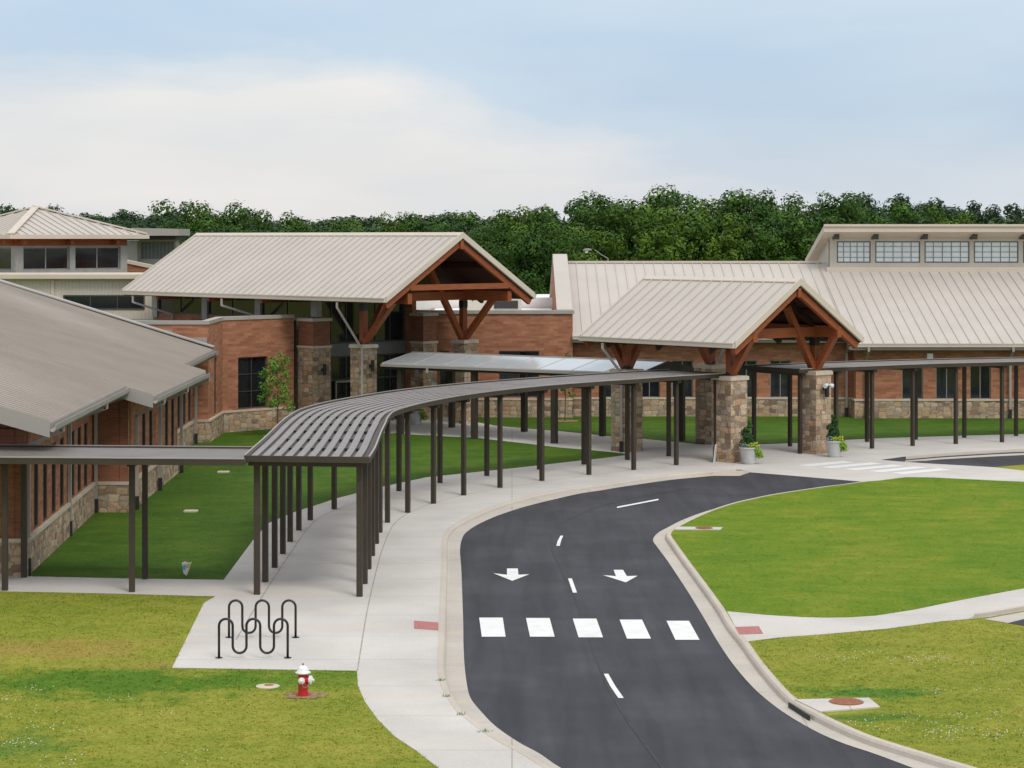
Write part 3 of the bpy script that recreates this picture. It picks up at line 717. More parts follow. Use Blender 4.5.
def broadleaf(seed, H, W, mat, per=210, size=0.16, low=0.2, nlimb=15, nsub=5):
    rnd = random.Random(seed); root = thing('forest_tree', '', 'tree', (0,0,0))
    mb = MB(); lean = V(rnd.uniform(-.5,.5), rnd.uniform(-.5,.5), 0)
    tr = H*0.017
    mb.tube([V(0,0,-.3), V(0,0,H*.2)+lean*.1, V(0,0,H*.5)+lean*.5, V(lean.x, lean.y, H*0.8)], [tr*1.3, tr, tr*.7, tr*.2], 7)
    cl = []
    for k in range(nlimb):
        f = (k+rnd.random()*.6)/nlimb; z0 = H*(low+(.62-low)*f); an = k*2.4+rnd.uniform(-.5,.5)
        reach = W*.5*rnd.uniform(.72,1.12)*(1-.55*f**1.5); rise = H*rnd.uniform(.10,.20)+H*.20*f**2
        s0 = V(0,0,z0)+lean*(z0/H); e = s0+V(math.cos(an)*reach, math.sin(an)*reach, rise)
        if k >= nlimb-5: e = V(rnd.gauss(0,.2*W), rnd.gauss(0,.2*W), H*rnd.uniform(.84,.96))+lean*.9
        mid = s0.lerp(e,.5)+V(0,0,rise*.12); mb.tube([s0, mid, e], [tr*.5, tr*.3, tr*.08], 5)
        for q in range(nsub):
            t_ = .38+.62*(q+rnd.random()*.5)/nsub
            c = s0.lerp(e, t_)+V(rnd.gauss(0,.55), rnd.gauss(0,.55), rnd.gauss(.1,.5))*(W/7)
            c.z = min(c.z, H-.3); cl.append((c, rnd.uniform(.7,1.3)*(W/7.5)*(1.1-.3*t_)))
    for k in range(16):
        z = H*rnd.uniform(low,.85); cl.append((V(rnd.gauss(0,.14*W), rnd.gauss(0,.14*W), z)+lean*.5, rnd.uniform(.9,1.4)))
    mb.build('trunk', M['bark'], root)
    f = MB(); leaf_cloud(f, cl, per, size, rnd, .5, edge=True); f.build('crown', mat, root)
    return root
def pine(seed, H, mat):
    rnd = random.Random(seed); root = thing('pine_tree', '', 'tree', (0,0,0)); mb = MB()
    mb.tube([V(0,0,-.3), V(.1,0,H*.5), V(.05,.1,H*.97)], [.2,.15,.03], 7); cl = []
    for k in range(26):
        z = H*(.45+.53*(k/26)); rad = (2.6*(1-(k/26))**.6+.25)*rnd.uniform(.4,1); an = rnd.uniform(0,6.28)
        c = V(math.cos(an)*rad, math.sin(an)*rad, z); cl.append((c, rnd.uniform(.45,.85)))
        mb.tube([V(0.05,0,z-.3), c], [.05,.02], 4)
    mb.build('trunk', M['bark'], root); f = MB(); leaf_cloud(f, cl, 120, .2, rnd); f.build('crown', mat, root); return root

def shrub_in(mb, c, r, n, size, rnd, sz=1.0):
    leaf_cloud(mb, [(V(*c), r)], n/(r*r), size, rnd)

# planters
def planter(px, py, label, seed, shrub=True, mirror=1, s=1.0):
    rnd = random.Random(seed); c = gp(px, py); t = thing('planter_pot', label, 'planter', c, 'stone planters by the shelter pillars')
    mb = MB(); mb.lathe(c, [(0.25*s,0.008),(0.27*s,0.05),(0.39*s,0.66*s),(0.43*s,0.68*s),(0.43*s,0.74*s),(0.36*s,0.74*s),(0.35*s,0.66*s)], 24); mb.build('pot', M['pot'], t)
    mb = MB(); mb.lathe(c, [(0.34*s,0.64*s),(0.33*s,0.69*s)], 16); mb.build('soil', M['soil'], t)
    if shrub:
        mb = MB(); cl = [(c+V(rnd.uniform(-.1,.1)-0.05*mirror, rnd.uniform(-.1,.1)+.05, .85+.16*k), .30-.035*k) for k in range(7)]
        leaf_cloud(mb, cl, 5200, .05, rnd); mb.build('shrub', M['leafS'], t)
    mb = MB(); cl = [(c+V(.18+.06*k, -.22+.03*k, .80-.10*k), .2) for k in range(5)] + [(c+V(0,-.2,.8), .16)]
    leaf_cloud(mb, cl, 2200, .06, rnd); mb.build('trailing_plant', M['leafL'], t)
    mb = MB(); leaf_cloud(mb, [(c+V(-.2,-.18,.82), .16)], 3000, .05, rnd); mb.build('silver_plant', M['leafG'], t)
    for k in range(7): mb = MB(); q = c+V(rnd.uniform(-.05,.42), rnd.uniform(-.4,-.1), rnd.uniform(.8,.95)); mb.lathe(q, [(.0,-.02),(.038,.0),(.018,.025)], 6, V(rnd.uniform(-.4,.4),-1,.6)); mb.build('flower', M['flower'], t)
planter(749, 464, 'pale tapered planter with upright shrub at the near left shelter pillar', 3)
planter(834, 457, 'pale tapered planter with trailing greenery at the right shelter pillar', 5)
planter(416, 424.5, 'planter with dark shrub standing in shade at the entrance hall doors', 8)

# leaning white board
c = gp(714.0, 462.5)
mb = MB(); mb.hexa([c+V(-.05,-.15,0), c+V(-.02,-.17,0), c+V(.1,.3,0), c+V(.07,.32,0)], [c+V(.03,-.12,.78), c+V(.06,-.14,.78), c+V(.18,.33,.78), c+V(.15,.35,.78)])
tag(mb.build('leaning_board', M['hwhite'], origin=c), 'thin white board leaning on the left side of the near shelter pillar', 'board')

# ================================================================== timber gable roofs
def timber_frames(fr, t, aL, aR, bs, ztop, zplate, amid, b_front, roofz, brace_out, inner_rise=(2.0,3.05), back_brace=True):
    """posts, plates, braces and ties over the stone pillars."""
    for a in (aL, aR):
        mb = MB(); mb.bar(fr.p(a, b_front, zplate+0.25), fr.p(a, bs[-1]+brace_out, zplate+0.25), 0.28, 0.52); mb.build('plate_beam', M['wood'], t)
        sgn = 1 if a < amid else -1
        for i, b in enumerate(bs):
            mb = MB(); mb.bar(fr.p(a, b, ztop), fr.p(a, b, zplate), 0.30, 0.30, fr.w); o = mb.build('king_post', M['wood'], t)
            m2 = MB(); fr.box(m2, a-.165, a+.165, b-.165, b+.165, zplate-.42, zplate-.05); m2.build('steel_bracket', M['plate'], o)
            m2 = MB(); fr.box(m2, a-.165, a+.165, b-.165, b+.165, ztop+.02, ztop+.16); m2.build('steel_bracket', M['plate'], o)
            mb = MB(); mb.bar(fr.p(a+sgn*.12, b-.02, ztop+.08), fr.p(a+sgn*inner_rise[0], b, ztop+inner_rise[1]), 0.26, 0.30, fr.w); mb.build('diagonal_brace', M['wood'], t)
            dirb = -1 if i == 0 else 1
            mb = MB(); mb.bar(fr.p(a-sgn*.02, b+dirb*.12, ztop+.08), fr.p(a, b+dirb*(brace_out-.15), zplate+.1), 0.26, 0.30, fr.u); mb.build('diagonal_brace', M['wood'], t)
    for b in bs:
        mb = MB(); mb.bar(fr.p(aL+.14, b, zplate+.22), fr.p(aR-.14, b, zplate+.22), 0.24, 0.44); mb.build('tie_beam', M['wood'], t)

def gable_roof(fr, t, a1, b0, b1, ze, zr, spacing, th=0.22):
    """gable roof over a 0..a1, b b0..b1 with ridge in the middle; ze at the eaves, zr at the ridge."""
    am = a1/2
    mb = MB()
    seam_roof(mb, fr.p(0,b1,ze), fr.p(0,b0,ze), fr.p(am,b1,zr), fr.p(am,b0,zr), th, spacing)
    seam_roof(mb, fr.p(a1,b0,ze), fr.p(a1,b1,ze), fr.p(am,b0,zr), fr.p(am,b1,zr), th, spacing)
    rf = mb.build('roof', M['roof'], t)
    mb = MB(); k = 0.22; s = (zr-ze)/am
    mb.slab([fr.p(am-k,b1,zr-k*s+.07), fr.p(am-k,b0-.01,zr-k*s+.07), fr.p(am,b0-.01,zr+.08), fr.p(am,b1,zr+.08)], .05)
    mb.slab([fr.p(am,b1,zr+.08), fr.p(am,b0-.01,zr+.08), fr.p(am+k,b0-.01,zr-k*s+.07), fr.p(am+k,b1,zr-k*s+.07)], .05)
    mb.build('ridge_cap', M['trim'], rf)
    # rake trim at both gable ends, thin metal fascia
    for bb, w in ((b0, -.05), (b1, .05)):
        mb = MB()
        for (x0, z0, x1, z1) in ((-.02, ze, am, zr), (a1+.02, ze, am, zr)):
            p, q = fr.p(x0, bb, z0), fr.p(x1, bb, z1); o2 = fr.w*w
            lo = V(0,0,-.215); hi = V(0,0,.095)
            A = [p+lo, q+lo, q+hi, p+hi]; B = [x+o2 for x in A]
            mb.poly(A+B, [(0,1,2,3),(7,6,5,4),(0,4,5,1),(1,5,6,2),(2,6,7,3),(3,7,4,0)])
        mb.build('rake_trim', M['trim'], t)
    for aa in (0, a1):
        mb = MB(); sg = -1 if aa == 0 else 1
        fr.box(mb, min(aa+.004*sg, aa+sg*.15), max(aa+.004*sg, aa+sg*.15), b0, b1, ze-.20, ze-.02); fr.box(mb, min(aa+sg*.12,aa+sg*.17), max(aa+sg*.12,aa+sg*.17), b0-.02, b1+.02, ze-.03, ze+.02)
        mb.build('gutter', M['trim'], t)
    # timber ceiling under the slab
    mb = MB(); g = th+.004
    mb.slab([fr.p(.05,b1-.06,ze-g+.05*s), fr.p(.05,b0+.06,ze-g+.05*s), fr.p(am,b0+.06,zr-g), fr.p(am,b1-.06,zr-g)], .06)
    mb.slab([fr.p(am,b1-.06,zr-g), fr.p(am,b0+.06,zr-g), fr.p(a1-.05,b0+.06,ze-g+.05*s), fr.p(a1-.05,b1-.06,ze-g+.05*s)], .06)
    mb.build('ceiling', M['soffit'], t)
def rafters(fr, t, a1, bs, ze, zr, drop=0.30, name='rafter', w=0.2, d=0.34, mat='wood'):
    am = a1/2
    for b in bs:
        for (x, sg) in ((0,1),(a1,-1)):
            mb = MB(); mb.bar(fr.p(x+.12*sg, b, ze-drop-.14+.08), fr.p(am-.02*sg, b, zr-drop-.14), w, d, V(0,0,1)); mb.build(name, M[mat], t)
def purlins(fr, t, a1, aa, b0, b1, ze, zr, drop=.42):
    am = a1/2
    for a in aa:
        z = ze+(zr-ze)*(1-abs(a-am)/am)-drop
        mb = MB(); mb.bar(fr.p(a,b0,z), fr.p(a,b1,z), .16, .26); mb.build('purlin', M['soffit'], t)  # dark board colour paints the roof's shade onto the purlins

def pillar(t, c, ang, h, half, lamp=None, brick_from=None, label=None):
    mb = MB(); z1 = brick_from if brick_from else h-.18
    mb.obox(c, half, half, 0, z1, ang); p = mb.build('pillar', M['stone'], t)
    if brick_from:
        m = MB(); m.obox(c, half-.02, half-.02, brick_from+.12, h-.16, ang); m.build('brick_shaft', M['brickdark'], p)
        m = MB(); m.obox(c, half+.05, half+.05, brick_from, brick_from+.12, ang); m.build('stone_band', M['cap'], p)
    m = MB(); m.obox(c, half+.06, half+.06, z1 if not brick_from else h-.16, h-.03, ang); m.obox(c, half+.03, half+.03, h-.03, h, ang); m.build('cap', M['cap'], p)
    u = V(math.cos(ang), math.sin(ang), 0); w = V(-u.y, u.x, 0); c = V(c[0],c[1],0)
    if lamp:
        zz, side, typ = lamp
        q = c + (u if side == 'u' else -w)*(half+.004); n = (u if side == 'u' else -w)
        m = MB()
        m.bar(q+V(0,0,zz-.02), q+n*.16+V(0,0,zz-.02), .12, .12)
        if typ == 'sconce': m.lathe(q+n*.22+V(0,0,zz-.3), [(.07,0),(.09,.02),(.09,.55),(.07,.57)], 12); m.build('wall_lamp', M['plate'], p)
        else:
            m.lathe(q+n*.2+V(0,0,zz-.42), [(.08,0),(.1,.02),(.1,.5),(.08,.52)], 12); m.build('wall_lamp', M['plate'], p)
            m = MB(); 
            for s in (-1,1):
                e = q+n*.24+V(0,0,zz+.12); tv = V(-n.y,n.x,0)
                m.lathe(e+tv*.1*s, [(.04,0),(.09,.06),(.10,.18),(.09,.2)], 12, tv*s+n*.4+V(0,0,-.25))
            m.obox((q+n*.12)[:2], .1, .1, zz+.05, zz+.2, ang); m.build('flood_lamp', M['lens'], p)
    return p

# ---- drop-off shelter (porte-cochere)
SF = Frame(9.5, 100.3, 42)
o = SF.p(-4.25, -4.75); S = Frame(o.x, o.y, 42)      # a 0..8, b 0..9.5
t = thing('drop_off_shelter', 'open gabled timber shelter on four stone pillars over the drive', 'shelter', (9.5,100.3,0))
gable_roof(S, t, 8.5, 0, 9.5, 5.25, 7.90, 0.62)
rafters(S, t, 8.5, (.22, 9.28), 5.25, 7.90); rafters(S, t, 8.5, (1.5, 4.75, 7.9), 5.25, 7.90, .32, w=.14, d=.22, mat='soffit')  # inner rafters: same red timber, gable shade painted in by the dark material
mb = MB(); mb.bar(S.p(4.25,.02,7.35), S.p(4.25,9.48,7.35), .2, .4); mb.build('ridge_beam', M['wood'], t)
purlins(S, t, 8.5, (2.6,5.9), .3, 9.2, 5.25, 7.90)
timber_frames(S, t, 1.42, 7.05, (1.55, 7.95), 3.75, 5.3, 4.25, .1, None, 1.35, (1.95,2.95))
pillar(t, S.p(1.42,1.58)[:2], S.ang, 3.75, .53, (2.95,'u','sconce')); pillar(t, S.p(7.05,1.55)[:2], S.ang, 3.75, .53, (3.0,'-w','flood'))
pillar(t, S.p(1.42,7.95)[:2], S.ang, 3.75, .51); pillar(t, S.p(7.05,7.95)[:2], S.ang, 3.75, .51)
pipe_part([S.p(-.08,8.0,5.0), S.p(-.08,8.0,4.75), S.p(.83,7.72,3.6), S.p(.83,7.72,.3)], t, .06, boot=True)
pipe_part([S.p(8.6,8.4,5.1), S.p(8.6,8.4,4.7), S.p(7.65,8.0,3.7), S.p(7.65,8.0,.1)], t, .06)

# ---- entrance hall
EH = Frame(-6.13, 107.0, 45)                          # a across the gable 0..10.6, b back 0..22
t = thing('entrance_hall', 'entrance hall with large tan gable roof, timber trusses and stone pillars', 'building', (-8.0,114.0,0))
gable_roof(EH, t, 10.3, 0, 22.0, 6.81, 9.96, 0.56)
rafters(EH, t, 10.3, (.22,), 6.81, 9.96); rafters(EH, t, 10.3, (3.7,), 6.81, 9.96, .32, mat='soffit')  # inner pair darkened by material, painted shade under the hall gable
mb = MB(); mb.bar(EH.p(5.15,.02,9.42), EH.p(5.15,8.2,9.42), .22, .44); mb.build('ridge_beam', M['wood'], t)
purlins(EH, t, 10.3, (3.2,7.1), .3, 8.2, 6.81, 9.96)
mb = MB(); mb.bar(EH.p(1.75,.22,7.30), EH.p(8.55,.22,7.30), .22, .28); mb.build('collar_tie', M['wood'], t)
timber_frames(EH, t, 1.8, 8.75, (3.71,), 4.38, 6.5, 5.15, .25, None, 2.4, (2.5,3.9))
pillar(t, EH.p(1.8,3.71)[:2], EH.ang, 4.40, .47, (3.35,'-w','sconce')); pillar(t, EH.p(8.85,3.71)[:2], EH.ang, 4.40, .47)
pillar(t, EH.p(1.85,7.63)[:2], EH.ang, 5.62, .60, (3.0,'-w','sconce'), 4.08); pillar(t, EH.p(9.15,7.2)[:2], EH.ang, 5.72, .5, None, 4.08)
# glazed front, storeys split by a grey band
def glazed(fr, a0, a1, b, z0, z1, n, parent, frame='frame', zbars=()):
    p0, p1 = fr.p(a0,b), fr.p(a1,b); L = (p1-p0).length; d = (p1-p0)/L; nrm = V(d.y,-d.x,0)
    P = lambda s, z, k=0.0: p0 + d*s - nrm*k + V(0,0,z)
    f = window(P, 0, L, z0, z1, .1, n, 1, .08, parent, frame, 'glass')
    for zb in zbars:
        mb = MB(); mb.hexa([P(.08,zb-.04,.025),P(L-.08,zb-.04,.025),P(L-.08,zb-.04,.06),P(.08,zb-.04,.06)],[P(.08,zb+.04,.025),P(L-.08,zb+.04,.025),P(L-.08,zb+.04,.06),P(.08,zb+.04,.06)]); mb.build('transom_bar', M[frame], f)
    return f
glazed(EH, 2.47, 8.66, 8.2, 0.0, 3.55, 6, t, zbars=(2.3,)); glazed(EH, 2.47, 8.66, 8.2, 4.2, 6.6, 6, t)
mb = MB(); EH.box(mb, 2.47, 8.66, 8.12, 8.4, 3.55, 4.2); mb.build('grey_band', M['band'], t)
mb = MB(); p = [EH.p(1.9,8.35,6.62), EH.p(8.9,8.35,6.62), EH.p(8.9,8.35,7.3), EH.p(5.15,8.35,9.4), EH.p(1.9,8.35,7.5)]; q = [x+EH.w*.2 for x in p]
mb.poly(p+q, [(0,1,2,3,4),(9,8,7,6,5)]+[(i,5+i,5+(i+1)%5,(i+1)%5) for i in range(5)]); mb.build('gable_panel', M['soffit'], t)
for a in (4.3, 5.6):                                   # entrance doors
    mb = MB(); EH.box(mb, a-.6, a-.52, 8.1, 8.18, .02, 2.25); EH.box(mb, a+.52, a+.6, 8.1, 8.18, .02, 2.25); EH.box(mb, a-.52, a+.52, 8.1, 8.18, 2.15, 2.25); EH.box(mb, a-.52, a+.52, 8.1, 8.18, .02, .25)
    dd = MB(); EH.box(dd, a+.35, a+.39, 8.02, 8.1, .9, 1.3); d0 = mb.build('door', M['greyframe'], t); dd.build('handle', M['iron'], d0)
# clerestory side wall
cols = [7.63, 12.3, 16.95, 21.55]
wl = MB(); EH.box(wl, 1.92, 2.2, 8.25, 21.8, 0, 5.55); wl.build('side_wall', M['brick'], t)
for i, b in enumerate(cols):
    if i: m = MB(); EH.box(m, 1.82, 2.14, b-.24, b+.24, 5.3, 6.75); m.build('column', M['panel'], t)
    else: m = MB(); EH.box(m, 1.86, 2.18, b-.2, b+.3, 5.66, 6.75); m.build('column', M['panel'], t)
for b0, b1 in zip(cols, cols[1:]):
    p0, p1 = EH.p(1.9,b1-.25), EH.p(1.9,b0+.32); L = (p1-p0).length; d = (p1-p0)/L; nrm = V(d.y,-d.x,0)
    window(lambda s, z, k=0.0, p0=p0, d=d, nrm=nrm: p0+d*s-nrm*k+V(0,0,z), 0, L, 5.57, 6.68, .1, 2, 1, .07, t, 'frame', 'glass')
m = MB(); EH.box(m, 8.8, 9.1, 7.75, 21.7, 0, 6.7); EH.box(m, 2.2, 8.8, 21.4, 21.7, 0, 6.7); m.build('rear_wall', M['brick'], t)
for b in (9.9, 14.4, 19.0): mb = MB(); mb.bar(EH.p(.15,b,6.48), EH.p(1.85,b,6.5), .16, .22); mb.build('rafter_tail', M['wood'], t)
for b, ao in ((20.9, 1.75), (12.9, 1.75)):
    pipe_part([EH.p(-.09,b,6.56), EH.p(-.09,b,6.2), EH.p(ao,b-1.1,5.5), EH.p(ao,b-1.1,5.22)], t, .055)
pipe_part([EH.p(-.09,3.55,6.56), EH.p(-.09,3.55,6.3), EH.p(1.05,2.97,4.2), EH.p(1.05,2.97,.2)], t, .055)
# single-storey brick block in front of its side
A0, A1, A2, A3 = V(-22,105.0,0), V(-14.5,105.0,0), V(-14.5,110.2,0), EH.p(.95, 8.18)
wall(A0, A1, 0.0, 5.62, [], 'brick', t, name='brick_wall')
wall(A1, A2, 0.0, 5.62, [(2.2,3.5,1.12,4.0,1,1)], 'brick', t, name='brick_wall')
wl = (A3-A2).length; s0, s1 = 1.0, 2.82
wall(A2, A3, 0.0, 5.62, [(.98,2.86,1.12,3.72,2,3)], 'brick', t, name='brick_wall')
def strip_box(pts, z0, z1, outw, inw, name, mat, parent):
    """continuous trim along an open wall line; outside is to the right of travel."""
    n = len(pts); outp = []; inp = []
    for i, p in enumerate(pts):
        d0 = (pts[i]-pts[i-1]).normalized() if i > 0 else (pts[1]-pts[0]).normalized()
        d1 = (pts[i+1]-pts[i]).normalized() if i < n-1 else d0
        n0, n1 = V(d0.y,-d0.x,0), V(d1.y,-d1.x,0); m = n0+n1; m = m/max(.3, m.dot(n0)) if m.length > 1e-6 else n0
        outp.append(V(p.x,p.y,0)+m*outw); inp.append(V(p.x,p.y,0)-m*inw)
    mb = MB()
    for i in range(n-1):
        q = [outp[i], outp[i+1], inp[i+1], inp[i]]
        mb.hexa([x+V(0,0,z0) for x in q], [x+V(0,0,z1) for x in q])
    return mb.build(name, M[mat], parent)
strip_box([A0,A1,A2,A3], 5.625, 5.80, .05, .35, 'coping', 'gutter', t)
strip_box([V(-16.0,104.99,0),A1,A2,A3], 0, .98, .08, .001, 'stone_base', 'stone', t)
strip_box([V(-16.0,104.99,0),A1,A2,A3], .982, 1.08, .11, .002, 'stone_sill', 'cap', t)
flatroof = [V(-21.9,105.3,0), V(-14.8,105.3,0), V(-14.8,110.3,0), EH.p(.95,8.5), EH.p(1.6,8.5), EH.p(1.6,21.6), V(-21.9,124,0)]
mb = MB(); mb.prism(flatroof, 5.0, 5.2); mb.build('flat_roof', M['panel'], t)
glazed(EH, .97, 1.24, 8.3, 0, 5.5, 1, t)
# roof-to-wall flashing steps
mb = MB(); mb.box(-18.4,-16.2,104.9,104.985,4.95,5.38); mb.box(-16.4,-14.55,104.88,104.984,4.3,5.0); mb.build('wall_flashing', M['trimgrey'], t)

# ---- classroom wing on the left
t = thing('classroom_wing', 'long brick classroom wing with stone base and low grey metal roof', 'building', (-18,84,0))
P1, P3, P4, P5, P5b, P6 = V(-14.08,63.6,0), V(-14.93,78.4,0), V(-13.66,78.3,0), V(-13.95,91.7,0), V(-15.0,91.9,0), V(-15.2,104.7,0)
def slits(groups, zt): return [(a, a+w, 1.12, zt, 1, 1) for g, w, gap, n in groups for a in [g+k*(w+gap) for k in range(n)]]
wall(V(-32,63.9,0), P1, 0, 4.25, [(3.0,6.0,1.12,3.4,3,1),(9,12,1.12,3.4,3,1)], 'brickdark', t, name='brick_wall')
wall(P1, P3, 0, 4.25, slits([(1.6,.85,.9,4),(9.3,.85,.75,3)], 3.35), 'brick', t, depth=.09, fw=.05, name='brick_wall')
wall(P3, P4, 0, 4.3, [], 'brickdark', t, name='brick_wall')
wall(P4, P5, 0, 4.1, slits([(1.5,.9,.95,3),(7.8,.9,.95,3)], 3.35), 'brick', t, depth=.09, fw=.05, name='brick_wall')
wall(P5, P5b, 0, 4.3, [], 'brickdark', t, name='brick_wall')
wall(P5b, P6, 0, 4.3, slits([(1.5,.9,.95,3),(7.5,.9,.95,3)], 3.35), 'brick', t, depth=.09, fw=.05, name='brick_wall')
line = [V(-32,63.9,0),P1,P3,P4,P5,P5b,P6]
strip_box(line, 0, .98, .09, .001, 'stone_base', 'stone', t); strip_box(line, .982, 1.09, .12, .002, 'stone_sill', 'cap', t)
RX, RZ = -28.0, 8.85
def bay(y0, y1, xe0, xe1, ze):
    mb = MB(); seam_roof(mb, V(xe0,y0,ze), V(xe1,y1,ze), V(RX,y0,RZ), V(RX,y1,RZ), .16, .42, .05, .035); mb.build('roof', M['roofgrey'], t)
    g = MB()                                           # half-round gutter
    a, b = V(xe0+.005,y0,ze-.16), V(xe1+.005,y1,ze-.16)
    prof = [(0,.14),(0,-.06),(.05,-.11),(.12,-.11),(.17,-.05),(.19,.10),(.17,.10),(.15,-.03),(.11,-.08),(.06,-.08),(.02,-.04),(.02,.14)]
    vs = [p+V(x,0,z) for p in (a,b) for x, z in prof]; k = len(prof)
    g.poly(vs, [(i,(i+1)%k,k+(i+1)%k,k+i) for i in range(k)] + [tuple(range(k))[::-1], tuple(range(k,2*k))]); g.build('gutter', M['gutter'], t)
    s = (RZ-ze)/(xe0-RX)                               # near rake board
    f = MB(); p = [V(xe0+.02,y0-.035,ze-.42), V(xe0+.02,y0-.035,ze+.06), V(RX,y0-.035,RZ+.06), V(RX,y0-.035,RZ-.42)]; q = [x+V(0,.03,0) for x in p]
    f.poly(p+q, [(3,2,1,0),(4,5,6,7)]+[(i,(i+1)%4,4+(i+1)%4,4+i) for i in range(4)]); f.build('rake_board', M['trimgrey'], t)
bay(61.9, 77.2, -13.02, -13.6, 4.58); bay(77.24, 91.3, -12.62, -12.72, 4.22); bay(91.34, 104.3, -13.75, -14.15, 4.48)
mb = MB()
p = [V(-14.1,104.34,4.2), V(-14.1,104.34,4.62), V(RX,104.34,RZ+.10), V(RX,104.34,RZ-.3)]; q = [x+V(0,.05,0) for x in p]
mb.poly(p+q, [(0,1,2,3),(7,6,5,4)]+[(i,4+i,4+(i+1)%4,(i+1)%4) for i in range(4)])
mb.slab([V(-14.1,103.7,4.62+.02), V(-14.1,104.39,4.64), V(RX,104.39,RZ+.11), V(RX,103.7,RZ+.09)], .06); mb.build('verge_trim', M['trimgrey'], t)
mb = MB(); mb.slab([V(RX,61.9,RZ), V(RX,104.3,RZ), V(-43,104.3,4.3), V(-43,61.9,4.3)][::-1], .16); mb.build('rear_roof', M['roofgrey'], t)
mb = MB(); mb.box(-42,-32,64,104,0,4.3); mb.build('rear_wall', M['brickdark'], t)
mb = MB()
for (x0,x1,y0,y1,z) in ((-31.9,-13.6,62.1,63.5,4.3),): mb.slab([V(-13.2,62.0,4.35),V(-13.2,63.6,4.35),V(-28,63.6,8.5),V(-28,62.0,8.5)],.05)
mb.build('soffit', M['trimgrey'], t)
mb = MB(); g = [V(-32,63.95,5.0), V(-14.3,63.9,4.0), V(-14.3,63.9,4.35), V(-28,63.95,8.1), V(-32,63.95,6.8)]; q = [x+V(0,.2,0) for x in g]
mb.poly(g+q, [(0,1,2,3,4),(9,8,7,6,5)]); mb.build('gable_wall', M['brickdark'], t)
for px, (y, xe, xw) in enumerate([(63.72,-13.12,-14.14),(72.1,-13.4,-14.62),(78.2,-13.55,-14.92),(79.0,-12.6,-13.6),(85.0,-12.65,-13.72),(91.4,-12.7,-13.86),(104.2,-14.1,-15.1)]):
    ze = 4.3 if xe < -13 else 3.95
    pipe_part([V(xe+.1,y,ze+.05), V(xe+.1,y,ze-.1), V(xw+.13,y,ze-.55), V(xw+.13,y,.3)], t, .055, boot=True)

# ---- tower hall with pyramid roof, far left
TF = Frame(-30.3, 133.0, 45)
t = thing('pyramid_roof_hall', 'raised hall with tan pyramid roof and ribbon windows at far left', 'building', (-30.3,140,0))
ze, za = 9.95, 11.66; ctr = TF.p(5,5,za); mb = MB(); cs = [TF.p(0,0,ze), TF.p(10,0,ze), TF.p(10,10,ze), TF.p(0,10,ze)]
for i in range(4):
    a, b = cs[i], cs[(i+1)%4]
    mb.slab([a, b, ctr], .12)
    nv = (b-a).cross(ctr-a).normalized(); n = 17
    for k in range(n+1):
        tt = k/n; p = a.lerp(b, min(.995,max(.005,tt))); m_ = (a+b)/2; up = ctr-m_; f = 1-abs(2*tt-1)
        q = p+up*max(.02,f)*.985
        mb.bar(p+nv*.03, q+nv*.03, .06, .07, nv)
rf = mb.build('roof', M['roof'], t)
mb = MB()
for i in range(4): mb.bar(cs[i]+V(0,0,.06), ctr+V(0,0,.08), .45, .08)
mb.build('hip_cap', M['trim'], rf)
mb = MB(); [TF.box(mb,*q,ze-.26,ze-.0) for q in ((-.1,10.1,-.1,0),(-.1,0,0,10.1),(10,10.1,0,10.1),(0,10,10,10.1))]; mb.build('gutter', M['trim'], t)
mb = MB(); TF.box(mb,.1,9.9,.1,9.9,ze-.2,ze-.13); mb.build('eave_soffit', M['wood'], t)
mb = MB(); TF.box(mb,.9,9.1,.9,9.1,9.25,ze-.2); mb.build('timber_band', M['wood'], t)
for (q0, q1) in ((TF.p(.9,.9), TF.p(9.1,.9)), (TF.p(.9,9.1), TF.p(.9,.9))):
    L = (q1-q0).length
    wall(q0, q1, 5.0, 9.25, [(.55,3.9,7.75,9.2,2,1),(4.3,7.7,7.75,9.2,2,1)], 'panel', t, depth=.2, fw=.1, frame='greyframe', name='window_wall')
mb = MB(); TF.box(mb,1.2,9.05,1.2,9.05,0,9.0); mb.build('core_wall', M['panel'], t)
for k in (1.2, 4.6, 8.0):
    mb = MB(); TF.box(mb,k-.1,k+.1,.3,.895,9.34,9.6); mb.build('rafter_tail', M['wood'], t)
    mb = MB(); TF.box(mb,.3,.895,k-.1,k+.1,9.34,9.6); mb.build('rafter_tail', M['wood'], t)
# podium with beige siding
pod = MB(); pod.box(-48,-20.55,127.0,132.6,0,7.35); pod.build('siding_wall', M['siding'], t)
mb = MB()
for k in range(130): x = -48+.1+k*.21; mb.box(x,x+.05,126.965,126.998,6.5 if -26.1 < x < -21.1 else 4,7.3) if x < -20.7 else None; mb.box(x,x+.05,126.965,126.998,4,5.55) if -26.1 < x < -21.1 else None
mb.build('siding_rib', M['siding'], t)
mb = MB(); mb.box(-48.1,-20.4,126.6,132.7,7.36,7.66); mb.build('podium_roof', M['trim'], t)
mb = MB(); mb.box(-48.1,-20.4,126.5,126.6,7.40,7.62); mb.build('gutter', M['trim'], t)
mb = MB(); mb.box(-26.6,-26.42,126.9,126.96,4,7.34); mb.build('downspout', M['trim'], t)
P = lambda s, z, k=0.0: V(-25.9+s, 126.93+k, z)
window(P, 0, 4.7, 5.62, 6.45, .08, 3, 1, .08, t, 'frame', 'glass')

